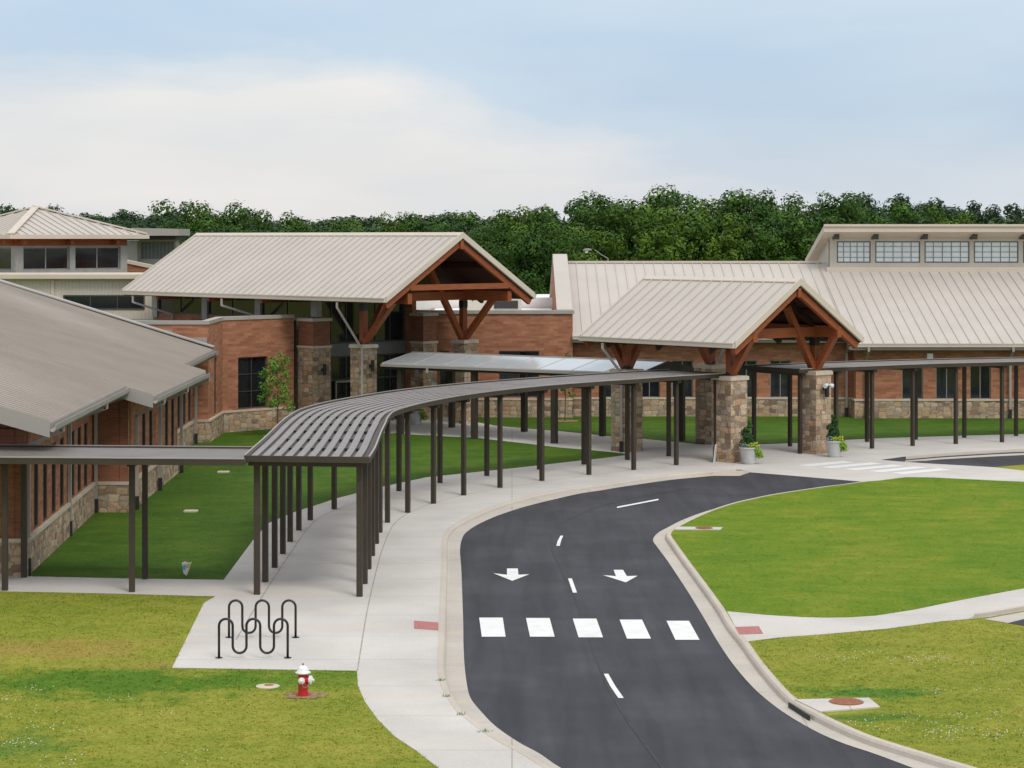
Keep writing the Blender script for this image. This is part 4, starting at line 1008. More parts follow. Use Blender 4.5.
# ---- flat roofed glass block far left
t = thing('glass_block', 'distant flat roofed block with glass wall behind the pyramid roof', 'building', (-26,164,0))
mb = MB(); mb.box(-36,-26.75,157,170,0,9.55); mb.build('siding_wall', M['panel'], t)
mb = MB()
for k in range(40): x = -36+k*.235; mb.box(x,x+.06,156.96,156.998,7.0,9.5)
mb.build('siding_rib', M['panel'], t)
wall(V(-26.75,158,0), V(-24.2,158,0), 0, 9.6, [(.05,2.5,8.2,9.5,9,1)], 'panel', t, depth=.1, frame='greyframe', pane='greyglass', name='glass_wall', fw=.05)
mb = MB(); mb.box(-26.7,-24.25,158.4,160.5,0,9.6); mb.build('core_wall', M['panel'], t)
mb = MB(); mb.hexa([V(-28.0,155.6,9.9),V(-23.6,155.6,9.9),V(-23.6,161.2,9.9),V(-28,161.2,9.9)],[V(-26.9,155.6,10.45),V(-23.6,155.6,10.38),V(-23.6,161.2,10.38),V(-26.9,161.2,10.45)]); mb.build('roof', M['trimgrey'], t)
mb = MB(); mb.box(-26.6,-23.9,156.2,160.8,9.62,9.88); mb.build('roof_underside', M['plate'], t)
t = thing('brick_link', 'low brick wall with sloping pale coping between the pyramid roof and gable roof', 'wall', (-24.5,146,0))
mb = MB(); p = [at(124,276,146), at(157,276,146), at(157,269.5,146), at(124,262.5,146)]; p[0].z = p[1].z = 0; q = [x+V(0,.4,0) for x in p]
mb.poly(p+q, [(0,1,2,3),(7,6,5,4)]+[(i,4+i,4+(i+1)%4,(i+1)%4) for i in range(4)]); mb.build('brickwork', M['brick'], t)
mb = MB(); p = [x+V(0,-.1,0) for x in (at(123,262.5,146), at(158,269.8,146), at(158,266.2,146), at(123,259.2,146))]; q = [x+V(0,.6,0) for x in p]
mb.poly(p+q, [(0,1,2,3),(7,6,5,4)]+[(i,4+i,4+(i+1)%4,(i+1)%4) for i in range(4)]); mb.build('coping', M['trim'], t)

# ---- central flat roofed brick block
t = thing('central_block', 'flat roofed brick block with grey coping between the hall and the long roof', 'building', (-1.5,126,0))
YB = 119.55; fx = lambda px: (px-CX)*YB/F_PX
opens = [(fx(x0)+5.0, fx(x1)+5.0, 1.1, 3.6, n, 2) for x0, x1, n in ((440,449,1),(499,539,2))]
wall(V(-5.0,YB,0), V(3.3,YB,0), 0, 5.62, opens, 'brick', t, name='brick_wall')
mb = MB(); mb.box(-5.0,-4.72,YB+.3,136,0,5.38); mb.box(-4.72,2.4,135.7,136,0,5.38); mb.build('rear_wall', M['brick'], t)
mb = MB(); mb.box(-5.08,3.38,YB-.08,YB+.42,5.625,5.82); mb.build('coping', M['gutter'], t)
strip_box([V(-5.0,YB,0),V(3.3,YB,0)], 0, .94, .08, .001, 'stone_base', 'stone', t); strip_box([V(-5.0,YB,0),V(3.3,YB,0)], .942, 1.04, .11, .002, 'stone_sill', 'cap', t)
mb = MB(); mb.box(-4.7,2.4,YB+.5,135.6,5.2,5.4); mb.build('flat_roof', M['white'], t)
mb = MB(); mb.box(-9.0,4.6,136.2,136.6,5.3,6.05); mb.box(-9.0,4.6,136.6,150,5.3,5.9); mb.build('rear_parapet', M['white'], t)
mb = MB(); mb.box(-9.0,4.6,136.7,149.8,0,5.3); mb.build('rear_block_wall', M['brick'], t)
c = V(-.95,130,5.4); t = thing('rooftop_unit', 'beige rooftop air unit with dark louvre above the brick block', 'air unit', c)
mb = MB(); mb.box(-2.7,.55,128.6,131.2,5.4,6.32); mb.box(-2.75,.6,128.55,131.25,6.32,6.38); mb.build('casing', M['unit'], t)
mb = MB(); mb.box(-1.05,.35,128.55,128.6,5.62,6.08)
for k in range(5): mb.box(-1.02,.32,128.52,128.55,5.66+k*.085,5.69+k*.085)
mb.build('louvre', M['frame'], t)
mb = MB(); mb.box(-.45,-.2,128.5,128.598,6.12,6.3); mb.build('hatch', M['white'], t)
mb = MB(); mb.lathe((-2.3,128.59,6.1), [(.05,0),(.05,.02)], 10, V(0,-1,0)); mb.build('port', M['frame'], t)

# ---- long building on the right
t = thing('long_school_building', 'long brick school building with wide tan metal roof and raised clerestory', 'building', (22,125,0))
YL, YRt = 120.2, 119.0; XS = 18.6
fl = lambda px: (px-CX)*YL/F_PX-3.35; frr = lambda px: (px-CX)*YRt/F_PX-XS
wall(V(3.35,YL,0), V(XS,YL,0), 0, 4.15, [(fl(a), fl(b), 1.02, 3.05, 2, 1) for a, b in ((603,624),(639,660),(672,693),(736,757),(770,791),(804,825))], 'brick', t, name='brick_wall', frame='greyframe', fw=.05)
wall(V(XS,YRt,0), V(48,YRt,0), 0, 3.9, [(frr(a), frr(b), 1.02, 3.05, 2, 1) for a, b in ((902,923),(936,958),(970,991),(1045,1066),(1080,1101),(1190,1211))], 'brick', t, name='brick_wall', frame='greyframe', fw=.05)
wall(V(XS,YL+.3,0), V(XS,YRt,0), 0, 3.95, [], 'brick', t, name='brick_wall')
ln = [V(3.35,YL,0), V(XS-.001,YL,0)]; strip_box(ln, 0, .94, .08, .001, 'stone_base', 'stone', t); strip_box(ln, .942, 1.04, .11, .002, 'stone_sill', 'cap', t)
ln = [V(XS,YL-.1,0), V(XS,YRt,0), V(48,YRt,0)]; strip_box(ln, 0, .94, .08, .001, 'stone_base', 'stone', t); strip_box(ln, .942, 1.04, .11, .002, 'stone_sill', 'cap', t)
SL = .31; rz = lambda Y: 4.08+SL*(Y-118.2); YRG = 131.7
mb = MB()
seam_roof(mb, V(3.26,119.35,rz(119.35)), V(18.25,119.35,rz(119.35)), V(3.26,YRG,rz(YRG)), V(18.25,YRG,rz(YRG)), .2, .58, .055, .035)
seam_roof(mb, V(18.25,118.2,4.08), V(48.5,118.2,4.08), V(18.25,YRG,rz(YRG)), V(48.5,YRG,rz(YRG)), .2, .58, .055, .035)
mb.slab([V(48.5,145.2,4.08), V(3.26,145.2,4.08), V(3.26,YRG,rz(YRG)), V(48.5,YRG,rz(YRG))], .2)
rf = mb.build('roof', M['roof'], t)
mb = MB(); mb.box(3.26,18.5,YRG-.2,YRG+.2,rz(YRG)-.02,rz(YRG)+.1); mb.build('ridge_cap', M['trim'], rf)
mb = MB(); mb.box(3.3,48,144,144.3,0,4.2); mb.box(48,48.3,119,144.3,0,4.0); mb.build('rear_wall', M['brick'], t)
for (x0,x1,y,z) in ((3.3,18.2,119.35,rz(119.35)), (18.2,48.5,118.2,4.08)):
    mb = MB(); mb.box(x0,x1,y-.16,y-.005,z-.19,z-.02); mb.box(x0,x1,y-.18,y-.13,z-.05,z+.01); mb.build('gutter', M['trim'], t)
    mb = MB(); mb.box(x0,x1,y+.02,y+.8,z-.36,z-.21); mb.build('soffit', M['trimgrey'], t)
for x, y, z in ((-(512-846)*YL/F_PX, YL, 4.1), ((866-512)*YRt/F_PX, YRt, 3.8), ((1009.5-512)*YRt/F_PX, YRt, 3.8), (6.2, YL, 4.1), (36,YRt,3.8)):
    pipe_part([V(x,y-.9,z+.1), V(x,y-.9,z-.12), V(x,y-.19,z-.6), V(x,y-.19,.3)], t, .06, boot=True)
mb = MB(); x = (930-512)*YRt/F_PX; mb.box(x-.16,x+.16,YRt-.03,YRt-.002,3.22,3.5); mb.build('wall_vent', M['frost'], t)
# gable parapet at its left end
mb = MB(); prof = [(119.9,0),(119.9,5.72),(132,8.62),(143.5,5.72),(143.5,0)]
p = [V(2.5,y,z) for y, z in prof]; q = [V(3.24,y,z) for y, z in prof]
mb.poly(p+q, [(0,1,2,3,4)[::1],(9,8,7,6,5)]+[(i,5+i,5+(i+1)%5,(i+1)%5) for i in range(5)]); mb.build('gable_parapet', M['brick'], t)
mb = MB(); mb.slab([V(2.44,119.85,5.86),V(3.3,119.85,5.86),V(3.3,132,8.78),V(2.44,132,8.78)], .13); mb.slab([V(2.44,132,8.78),V(3.3,132,8.78),V(3.3,143.6,5.86),V(2.44,143.6,5.86)], .13)
mb.box(2.44,3.3,119.78,119.85,5.5,5.84); mb.build('parapet_coping', M['roof'], t)
# clerestory monitor
YM = 130.5; fm = lambda px: (px-CX)*YM/F_PX-18.83
wall(V(18.83,YM,0), V(48,YM,0), 7.5, 10.12, [(fm(a), fm(b), 8.27, 9.55, 5, 4) for a, b in ((836.8,870.7),(875.2,920.2),(924.5,969.5),(973.8,1018.5),(1023,1068),(1072,1117),(1121,1166),(1170,1215))], 'siding', t,
     depth=.08, name='clerestory_wall', frame='darkgreyframe', pane='frost', fw=.07)
mb = MB(); p = [V(18.83,YM+.3,7.5), V(18.83,YM+.3,10.1), V(18.83,136.9,8.35), V(18.83,136.9,7.0)]; q = [x+V(.2,0,0) for x in p]
mb.poly(p+q, [(0,1,2,3),(7,6,5,4)]+[(i,4+i,4+(i+1)%4,(i+1)%4) for i in range(4)]); mb.build('clerestory_end', M['siding'], t)
mb = MB(); mb.slab([V(18.3,129.0,10.5), V(48.5,129.0,10.5), V(48.5,137.4,8.42), V(18.3,137.4,8.42)], .40)
for k in range(50): x = 18.5+k*.61; mb.bar(V(x,129.0,10.53), V(x,137.4,8.45), .05, .06)
mb.build('clerestory_roof', M['trim'], t)
mb = MB(); mb.box(18.28,48.5,128.9,129.0,10.42,10.55); mb.build('roof_edge', M['trim'], t)
mb = MB(); mb.box(18.6,48,129.95,130.48,rz(130)-.05,rz(130)+.28); mb.build('flashing', M['trim'], t)
for px in (834.5, 873.5, 922.4, 971.6, 1021, 1070):
    x = (px-CX)*YM/F_PX; mb = MB(); mb.box(x-.14,x+.14,129.5,YM-.004,9.66,9.98); mb.build('bracket', M['frame'], t)

# ================================================================== covered walkways
def walkway(t, outer, inner, over=.30, ztop=3.86, nr=10, start=.7, end=.5, holes=True, over2=None, caps=True):
    n = len(outer)
    A = []; B = []
    for a, b in zip(outer, inner):
        d = (b-a).normalized(); A.append(a-d*over); B.append(b+d*(over2 if over2 is not None else over))
    A[0] = A[0]+(A[0]-A[1]).normalized()*start; B[0] = B[0]+(B[0]-B[1]).normalized()*start
    A[-1] = A[-1]+(A[-1]-A[-2]).normalized()*end; B[-1] = B[-1]+(B[-1]-B[-2]).normalized()*end
    A2 = smooth_line(A, 4); B2 = smooth_line(B, 4)
    def lat(i, t_): return A2[i].lerp(B2[i], t_)
    deck = MB(); m = len(A2)
    zb, zt = ztop-.135, ztop-.045
    def sweep(mb, idx, ta, tb, z0, z1, cut0=0.0, cut1=0.0):
        L = [lat(i,ta) for i in idx]; Rr = [lat(i,tb) for i in idx]
        if cut0: L[0] = L[0]+(L[1]-L[0]).normalized()*cut0; Rr[0] = Rr[0]+(Rr[1]-Rr[0]).normalized()*cut0
        if cut1: L[-1] = L[-1]+(L[-2]-L[-1]).normalized()*cut1; Rr[-1] = Rr[-1]+(Rr[-2]-Rr[-1]).normalized()*cut1
        k = len(idx); vs = [p+V(0,0,z0) for p in L]+[p+V(0,0,z0) for p in Rr]+[p+V(0,0,z1) for p in L]+[p+V(0,0,z1) for p in Rr]; fs = []
        for i in range(k-1):
            fs += [(i,i+1,k+i+1,k+i), (2*k+i,3*k+i,3*k+i+1,2*k+i+1), (i,2*k+i,2*k+i+1,i+1), (k+i,k+i+1,3*k+i+1,3*k+i)]
        fs += [(0,k,3*k,2*k), (k-1,3*k-1,4*k-1,2*k-1)]
        mb.poly(vs, fs)
    e0, e1 = .036, .964; pw = (e1-e0)/nr
    for bstart in range(0, m-1, 4):
        idx = list(range(bstart, min(bstart+4, m-1)+1))
        for k in range(nr):
            t0 = e0+pw*k; t1 = t0+pw*.62; t2 = t0+pw
            deck.cur = 0; sweep(deck, idx, t0, t1, zb, zt, .012 if bstart else 0, .012)
            deck.cur = 1; sweep(deck, idx, t1+.0004, t2-.0004, zb-.03, zb+.01)
            if holes and bstart and 0 < k < nr-1:  # black blocks stand in for the darkness of open flute ends
                p, q = lat(bstart,t1), lat(bstart,t2); d = (lat(bstart+1,.5)-lat(bstart,.5)).normalized()
                deck.cur = 2; w_ = (q-p)*.15; c0 = [p+w_*.05+d*.12, q-w_*.05+d*.12, q-w_*.05+d*.62, p+w_*.05+d*.62]
                deck.hexa([x+V(0,0,zb+.012) for x in c0], [x+V(0,0,zt-.002) for x in c0])
    rf = deck.build('roof_deck', [M['deck'], M['pan'], M['boot']], t)
    for L, s in ((A2, 0.0), (B2, 1.0)):
        f = MB()
        for i in range(m-1):
            o0 = lat(i, .0 if s == 0 else 1.0); o1 = lat(i+1, .0 if s == 0 else 1.0)
            i0 = lat(i, .035 if s == 0 else .965); i1 = lat(i+1, .035 if s == 0 else .965)
            q = [o0, o1, i1, i0] if s else [i0, i1, o1, o0]
            f.hexa([p+V(0,0,ztop-.19) for p in q], [p+V(0,0,ztop) for p in q])
            q2 = [o0, o1, o1.lerp(i1,.4), o0.lerp(i0,.4)] if s else [o0.lerp(i0,.4), o1.lerp(i1,.4), o1, o0]
        fo_ = f.build('fascia', M['bronze'], t); f = MB()
        for i in range(m-1):
            o0, o1 = lat(i, -.004 if s == 0 else 1.004), lat(i+1, -.004 if s == 0 else 1.004); i0, i1 = lat(i, .008 if s == 0 else .992), lat(i+1, .008 if s == 0 else .992)
            q = [o0, o1, i1, i0] if s else [i0, i1, o1, o0]; f.hexa([p+V(0,0,ztop-.02) for p in q], [p+V(0,0,ztop+.015) for p in q])
        f.build('edge_cap', M['gutter'], fo_)
    for i, s in ((0, -1), (m-1, 1)):
        if not caps and i == 0: continue
        f = MB(); d = (A2[i]-A2[i-s]).normalized()*.06
        q = [A2[i], B2[i], B2[i]+d, A2[i]+d] if s > 0 else [A2[i]+d, B2[i]+d, B2[i], A2[i]]
        f.hexa([p+V(0,0,ztop-.17) for p in q], [p+V(0,0,ztop-.002) for p in q]); f.build('end_fascia', M['bronze'], t)
    for a, b in zip(outer, inner):
        d = (b-a).normalized(); x = MB(); x.bar(a-d*.22+V(0,0,ztop-.255), b+d*.22+V(0,0,ztop-.255), .22, .125); x.build('cross_beam', M['bronze'], t)
        an = math.atan2(d.y, d.x)
        for p in (a, b):
            x = MB(); x.obox((p.x,p.y), .076, .076, .0, ztop-.318, an); x.build('post', M['bronze'], t)

po = [(257,594.6),(265.3,582),(274.7,567.7),(282.9,554),(290.2,541.8),(298.9,530.4),(310.3,520.2),(334.2,509.3),(365.5,499.8),(399,491),(440,483),(486.8,475.9),(539.4,469.5),(583.8,464.5),(627.3,459.9),(668.7,456.3)]
pi_ = [(359.6,596.6),(364.7,584),(368.7,569.2),(372.3,556),(376.3,543.8),(379.9,532.6),(387.5,522.7),(407.8,512.8),(433.5,503.7),(463.7,495.4),(500,487.8),(541.9,481),(588.9,474.9),(633.7,470),(676.3,465.2),(716,461.5)]
t = thing('covered_walkway', 'long curving bronze covered walkway from the bike racks to the shelter', 'covered walkway', gp(400,500))
walkway(t, world(po,0), world(pi_,0), start=.45, end=.35)
fo = [(754,448.8),(790,446.4),(828,443.9),(867,441.8),(915.6,439.6),(964.3,437.8),(1016,436),(1070,434.6),(1126,433.4)]
fi = [(800,453.8),(836,451),(872,448.7),(912.6,446),(955.8,444),(1002,442.3),(1050,440.7),(1100,439.4),(1152,438.3)]
t = thing('covered_walkway', 'bronze covered walkway in front of the long right school building', 'covered walkway', gp(950,442))
walkway(t, world(fo,0), world(fi,0), start=.3, end=.4)
t = thing('covered_walkway', 'short straight bronze covered walkway at left, from the plaza to the classroom wing', 'covered walkway', gp(60,585))
xs = [-7.5-3.45*k for k in range(1,4)]
a_ = [gp(145,579), gp(24,577.5), gp(-97,576)]; b_ = [gp(132,592), gp(5,590.6), gp(-122,589)]
t0 = t
walkway(t0, a_, b_, over=.1, over2=.95, ztop=3.80, start=3.24, end=2.0, holes=False, nr=10, caps=False)

# ---- pale canopy between the hall and the shelter
t = thing('link_canopy', 'low pale panel canopy joining the entrance hall to the shelter', 'canopy', (0,106,0))
EL, ER = V(-6.47,109.5,3.53), V(5.9,101.5,3.53); dv = (ER-EL).normalized(); un = V(-dv.y, dv.x, 0); HW = 2.6
mb = MB(); r0, r1 = EL+un*HW+V(0,0,.42), ER+un*HW+V(0,0,.42); g0, g1 = EL+un*HW*2, ER+un*HW*2
mb.slab([EL, ER, r1, r0], .05); mb.slab([r0, r1, g1, g0], .05); rf = mb.build('roof_panels', M['canopyglass'], t)
mb = MB(); n = 8
for k in range(n+1): p, q = EL.lerp(ER,k/n), r0.lerp(r1,k/n); mb.bar(p+V(0,0,.006), q+V(0,0,.006), .03, .012)
mb.bar(r0+V(0,0,.02), r1+V(0,0,.02), .1, .03); mb.build('panel_joint', M['gutter'], rf)
for a, b, s in ((EL, ER, -1), (g0, g1, 1)):
    mb = MB(); o_ = un*s*.07; mb.bar(a+o_-V(0,0,.10), b+o_-V(0,0,.10), .13, .13); mb.build('gutter', M['pipe'], t)
    mb = MB(); o_ = -un*s*.12; mb.bar(a+o_-V(0,0,.18), b+o_-V(0,0,.18), .12, .22); mb.build('edge_beam', M['bronze'], t)
for e, f, g in ((ER, r1, g1), (EL, r0, g0)):
    mb = MB(); o_ = dv*.05 if e is ER else -dv*.05
    p = [e-V(0,0,.3), g-V(0,0,.3), g, f, e]; q = [x+o_ for x in p]
    mb.poly(p+q, [(0,1,2,3,4),(9,8,7,6,5)]+[(i,5+i,5+(i+1)%5,(i+1)%5) for i in range(5)]); mb.build('gable_end', M['bronze'], t)
mb = MB()
for k in range(1,8): p, q = EL.lerp(ER,k/8)-V(0,0,.2), g0.lerp(g1,k/8)-V(0,0,.2); mb.bar(p+un*.2, q-un*.2, .1, .18)
mb.build('cross_beam', M['bronze'], t)
for k in (.06, .36, .67, .97):
    for s in (.35, HW*2-.35):
        p = EL.lerp(ER,k)+un*s; mb = MB(); mb.obox((p.x,p.y), .13, .13, 0, 3.3, math.atan2(dv.y,dv.x)); mb.build('post', M['bronze'], t)
p = EL.lerp(ER,.19); q = p+un*.42
pipe_part([p-un*.07+V(0,0,-.15), p-un*.07+V(0,0,-.35), q+V(0,0,-.85), V(q.x,q.y,.1)], t, .06)

# ---- lamp post behind the long roof
Yp = 152.0; hx = at(588,251.5,Yp); px_ = at(608,257,Yp)
t = thing('street_lamp', 'lone cobra head street lamp behind the long roof', 'street lamp', (px_.x,Yp,0))
mb = MB(); mb.tube([V(px_.x,Yp,0), V(px_.x,Yp,px_.z-.1)], [.09,.06], 8); mb.build('pole', M['iron'], t)
mb = MB(); mb.tube([V(px_.x,Yp,px_.z-.1), V(px_.x-.4,Yp,px_.z+.12), V(hx.x+.45,Yp,hx.z+.12)], .035, 6); mb.build('arm', M['iron'], t)
mb = MB(); mb.lathe(V(hx.x-.35,Yp,hx.z+.08), [(.03,0),(.10,.08),(.12,.3),(.08,.5),(.04,.62)], 12, V(1,0,.08)); mb.build('lamp_head', M['iron'], t)
mb = MB(); mb.lathe(V(hx.x-.1,Yp,hx.z-.12), [(.04,0),(.10,.05),(.11,.13)], 12); mb.build('lens', M['lens'], t)

# ================================================================== trees
def young_tree(c, H, W, label, seed, per=900, dense=7):
    rnd = random.Random(seed); t = thing('young_tree', label, 'tree', c)
    mb = MB(); mb.tube([c, c+V(.03,0,H*.4), c+V(-.03,.02,H*.7), c+V(.05,0,H*.95)], [.035,.028,.02,.006], 6); cl = []
    for k in range(dense*3):
        z = H*(.38+.6*k/(dense*3)); an = k*2.4+rnd.uniform(-.5,.5); rad = W*.5*(1-.65*abs(k/(dense*3)-.35))*rnd.uniform(.3,1)
        q = c+V(math.cos(an)*rad, math.sin(an)*rad, z); cl.append((q, rnd.uniform(.2,.36)*(1 if dense > 5 else .75)))
        mb.tube([c+V(0,0,z-.3), q], [.012,.005], 4)
    mb.build('trunk', M['bark'], t); f = MB(); leaf_cloud(f, cl, per, .075, rnd, .9); f.build('crown', M['leafY'], t)
    flat('mulch_bed', [(c.x+.75*math.cos(a*.5236), c.y+.75*math.sin(a*.5236)) for a in range(12)], .012, 'mulch')
young_tree(V(-11.55,108.3,0), 3.95, 2.0, 'slender young tree with bright leaves before the hall brick wall', 11, 760, 9)
young_tree(gp(565,421), 3.75, 1.1, 'thin sapling in a mulch ring before the central brick block', 12, 500, 4)

protos = [broadleaf(21, 13.5, 8.2, M['leafA']), broadleaf(22, 13.0, 7.4, M['leafA']), broadleaf(23, 14.0, 9.2, M['leafA'], low=.15), broadleaf(24, 12.5, 7.8, M['leafA'], low=.12), broadleaf(25, 13.2, 8.6, M['leafA'], low=.18)]
farp = [broadleaf(31, 13.0, 9.0, M['leafB'], per=150, size=.21), broadleaf(32, 12.0, 8.2, M['leafB'], per=150, size=.21), broadleaf(33, 13.5, 9.6, M['leafB'], per=150, size=.21)]
pinep = [pine(41, 14, M['leafC']), pine(42, 13, M['leafC'])]
used = set()
def plant(proto, x, y, h, label, group):
    base = {id(p): 1 for p in protos}
    H0 = HT[id(proto)]
    o = proto if id(proto) not in used else copy_tree(proto)
    used.add(id(proto)); s = h/H0
    o.location = (x, y, 0); o.rotation_euler = (0,0,random.uniform(0,6.28)); o.scale = (s*random.uniform(.95,1.15),)*2+(s,)
    o['label'] = label; o['group'] = group
HT = {id(p): h for p, h in zip(protos+farp+pinep, (13.5,13.0,14.0,12.5,13.2,13.0,12.0,13.5,14,13))}
rnd = random.Random(99)
def top_at(px):                                        # crown-top line of the wood, metres seen over the roofs
    K = [(-60,203),(40,204),(120,208),(180,211),(225,210),(300,212),(400,212),(480,213),(540,208),(590,201),(650,192),(700,191),(740,199),(780,191),(850,191),(890,196),(940,200),(1000,207),(1100,208)]
    for (a, ya), (b, yb) in zip(K, K[1:]):
        if a <= px <= b: return ya+(yb-ya)*(px-a)/(b-a)
    return 208
def row(Y, x0, x1, step, jit, protos_, drop, lab, grp):
    px = x0
    while px < x1:
        y = Y+rnd.uniform(-4,4); x = (px-CX)*y/F_PX; tp = top_at(px)+drop+rnd.uniform(-4,7)*jit
        h = CAM_H-(tp-HOR)*y/F_PX
        plant(rnd.choice(protos_), x, y, max(5,h), lab, grp); px += step*rnd.uniform(.75,1.25)
GA = 'broadleaf trees of the wood behind the right roofs'; LA = 'dense green broadleaf tree in the wood directly behind the long roof'
row(168, 480, 1060, 60, .8, protos, 18, LA, GA)
row(180, 550, 900, 44, 1.0, protos, 0, LA, GA)
row(192, 510, 960, 38, .8, protos, 2, LA, GA)
GC = 'trees of the wood behind the hall roof'; LC = 'mid green tree in the wood seen over the entrance hall roof'
row(185, 200, 500, 52, .8, protos, 10, LC, GC)
row(200, 300, 560, 36, .7, protos, 1, LC, GC)
GB = 'distant trees on the left skyline'; LB_ = 'distant hazy green tree on the low skyline at left'
row(240, -40, 520, 30, 1.1, farp, 3, LB_, GB)
row(275, -40, 560, 24, 1.0, farp, 0, LB_, GB)
GR = 'distant trees on the right skyline'; LR = 'distant dark tree on the skyline above the clerestory'
row(250, 860, 1060, 28, .7, farp, 3, LR, GR)
for px, ty in ((905,193),(938,197),(978,200),(990,204),(1010,203)):
    y = 235; plant(rnd.choice(pinep), (px-CX)*y/F_PX, y, CAM_H-(ty-HOR)*y/F_PX, 'dark open crowned pine rising from the skyline above the clerestory', 'pines on the right skyline')
y = 196; plant(protos[4], (222-CX)*y/F_PX, y, CAM_H-(193-HOR)*y/F_PX, 'taller leafy tree standing above the skyline left of the hall ridge', 'trees of the wood behind the hall roof')
# understorey closing the wood's edge
mb = MB(); r2 = random.Random(5); cl = []
for k in range(150): x = r2.uniform(-60,75); cl.append((V(x, 171+r2.uniform(-3,3), r2.uniform(.6,4.6)), r2.uniform(.9,1.7)))
leaf_cloud(mb, cl, 60, .3, r2); tag(mb.build('undergrowth', M['leafA']), 'dark green undergrowth along the edge of the wood', 'undergrowth', kind='stuff')
mb = MB(); cl = []
for k in range(860):
    x = r2.uniform(-170,180); cl.append((V(x, 300+r2.uniform(-6,6), r2.uniform(3,10.7)), r2.uniform(1.6,2.6)))
for k in range(300):
    x = r2.uniform(-28,55); cl.append((V(x, 214+r2.uniform(-5,5), r2.uniform(3, 10.2 if x < 6 else 12.0 if x < 36 else 10.6)), r2.uniform(1.5,2.2)))
leaf_cloud(mb, cl, 34, .36, r2, .5); tag(mb.build('far_woodland', M['leafB']), 'far continuous woodland behind the nearer trees', 'woodland', kind='stuff')

# ================================================================== grass blades and clover
def inside(p, poly):
    c = False; n = len(poly)
    for i in range(n):
        a, b = poly[i], poly[i-1]
        if (a.y > p.y) != (b.y > p.y) and p.x < (b.x-a.x)*(p.y-a.y)/(b.y-a.y)+a.x: c = not c
    return c
fg_left = world([(-60,800),(470,800),(437,767),(415,750),(395,737),(378,720),(365,702),(358,686),(357,671),(172,668.5),(204,603),(216,597),(100,594),(0,592),(-60,591)], 0)
fg_right = [V(p.x,p.y,0) for p in RB if p.y < gp(0,642).y and p.y > 38] + world([(747,641.8),(778.5,637.8),(824,634.5),(888,628.8),(940,621.8),(973.5,618.8)], 0) + [gp(1008,623.5), gp(1060,640), gp(1060,760)]
keep_out = [(gp(303,695.5), .45), (gp(267.7,686.6), .3), (gp(840,706), .75)]
def blades(name, poly, dens, label, h=(.004,.03), mat='grassB', k_=1.0, per=3):
    r = random.Random(17); xs = [p.x for p in poly]; ys = [p.y for p in poly]; mb = MB()
    n = int((max(xs)-min(xs))*(max(ys)-min(ys))*dens)
    for _ in range(n):
        p = V(r.uniform(min(xs),max(xs)), r.uniform(min(ys),max(ys)), 0)
        if not inside(p, poly) or any((p-c).length < d for c, d in keep_out): continue
        for k in range(per):
            an = r.uniform(0,6.28); hh = r.uniform(*h); w = r.uniform(.007,.013)*k_; d = V(math.cos(an), math.sin(an), 0); q = p+V(r.uniform(-.06,.06), r.uniform(-.06,.06), .004)
            mb.face([q-d*w, q+d*w, q+V(-d.y,d.x,0)*r.uniform(.03,.065)*k_+V(0,0,hh)])
    tag(mb.build(name, M[mat]), label, 'grass', kind='stuff')
blades('grass_blades', fg_left, 110, 'rough yellow green grass blades of the front lawn'); blades('grass_blades', fg_right, 110, 'rough yellow green grass blades of the lawn beside the drain')
isl_all = isl + world([(906,477.2),(931.4,477.5),(1000,480.8),(1024,481.8),(1060,484),(1060,580),(1024,588.6)], 0) + isl_path_up[:-2][::-1]
keep_out.append((gp(698,529), 1.3))
blades('grass_blades', isl_all, 45, 'short mown bright green grass of the island lawn inside the drive', (.002,.016), 'grassIB', 1.5, 2)
court_all = [gp(27,577.5), gp(118,579.2), gp(223,580.5)] + lawn_edge[1:] + path_low + [gp(250,425), gp(215,436), gp(200,445), gp(180,474), gp(130,513), gp(100,514)]
keep_out += [(gp(223.5,472.5), .4), (gp(191,511.7), .4)]
blades('grass_blades', court_all, 26, 'short dark green mown grass of the courtyard lawn', (.002,.018), 'grassCB', 1.5, 2)
def clover(cs, label):
    r = random.Random(3); mb = MB()
    for (px, py, sx, sy, n) in cs:
        c = gp(px, py); sub = [c+V(r.gauss(0,sx), r.gauss(0,sy), 0) for k in range(max(2, n//9))]
        for _ in range(n):
            p = r.choice(sub)+V(r.gauss(0,.22), r.gauss(0,.2), r.uniform(.05,.08))
            if not (inside(p, fg_left) or inside(p, fg_right)) or any((p-c2).length < d2 for c2, d2 in keep_out): continue
            mb.lathe(p, [(.004,-.012),(.012,0),(.009,.008)], 5)
    tag(mb.build('clover_flowers', M['clover']), label, 'clover', kind='stuff')
clover([(20,700,1.0,.7,34),(35,718,.9,.5,20),(30,745,.9,.5,26),(60,760,1.2,.4,18),(180,765,.6,.3,12),(110,725,1.2,.5,18),(230,700,2,.8,14)], 'white clover flowers scattered in the front lawn')
clover([(935,665,.9,.5,60),(815,655,.9,.4,30),(870,722,1.1,.4,60),(960,735,1.3,.6,70),(1000,720,1,.5,40),(900,690,2,1.2,30)], 'white clover flowers in the lawn beside the drain')
# weeds in the pavement joint
mb = MB(); r2 = random.Random(4)
for px, py in ((440,681),(447,697),(461,715),(484,732)):
    c = gp(px, py)
    for k in range(15):
        an = r2.uniform(0,6.28); q = c+V(r2.gauss(0,.05), r2.gauss(0,.04), .01); d = V(math.cos(an), math.sin(an), 0)
        mb.face([q-d*.012, q+d*.012, q+V(r2.uniform(-.06,.06), r2.uniform(-.06,.06), r2.uniform(.03,.09))])
tag(mb.build('pavement_weeds', M['leafY']), 'small weeds sprouting along the kerb joint', 'weeds', kind='stuff')

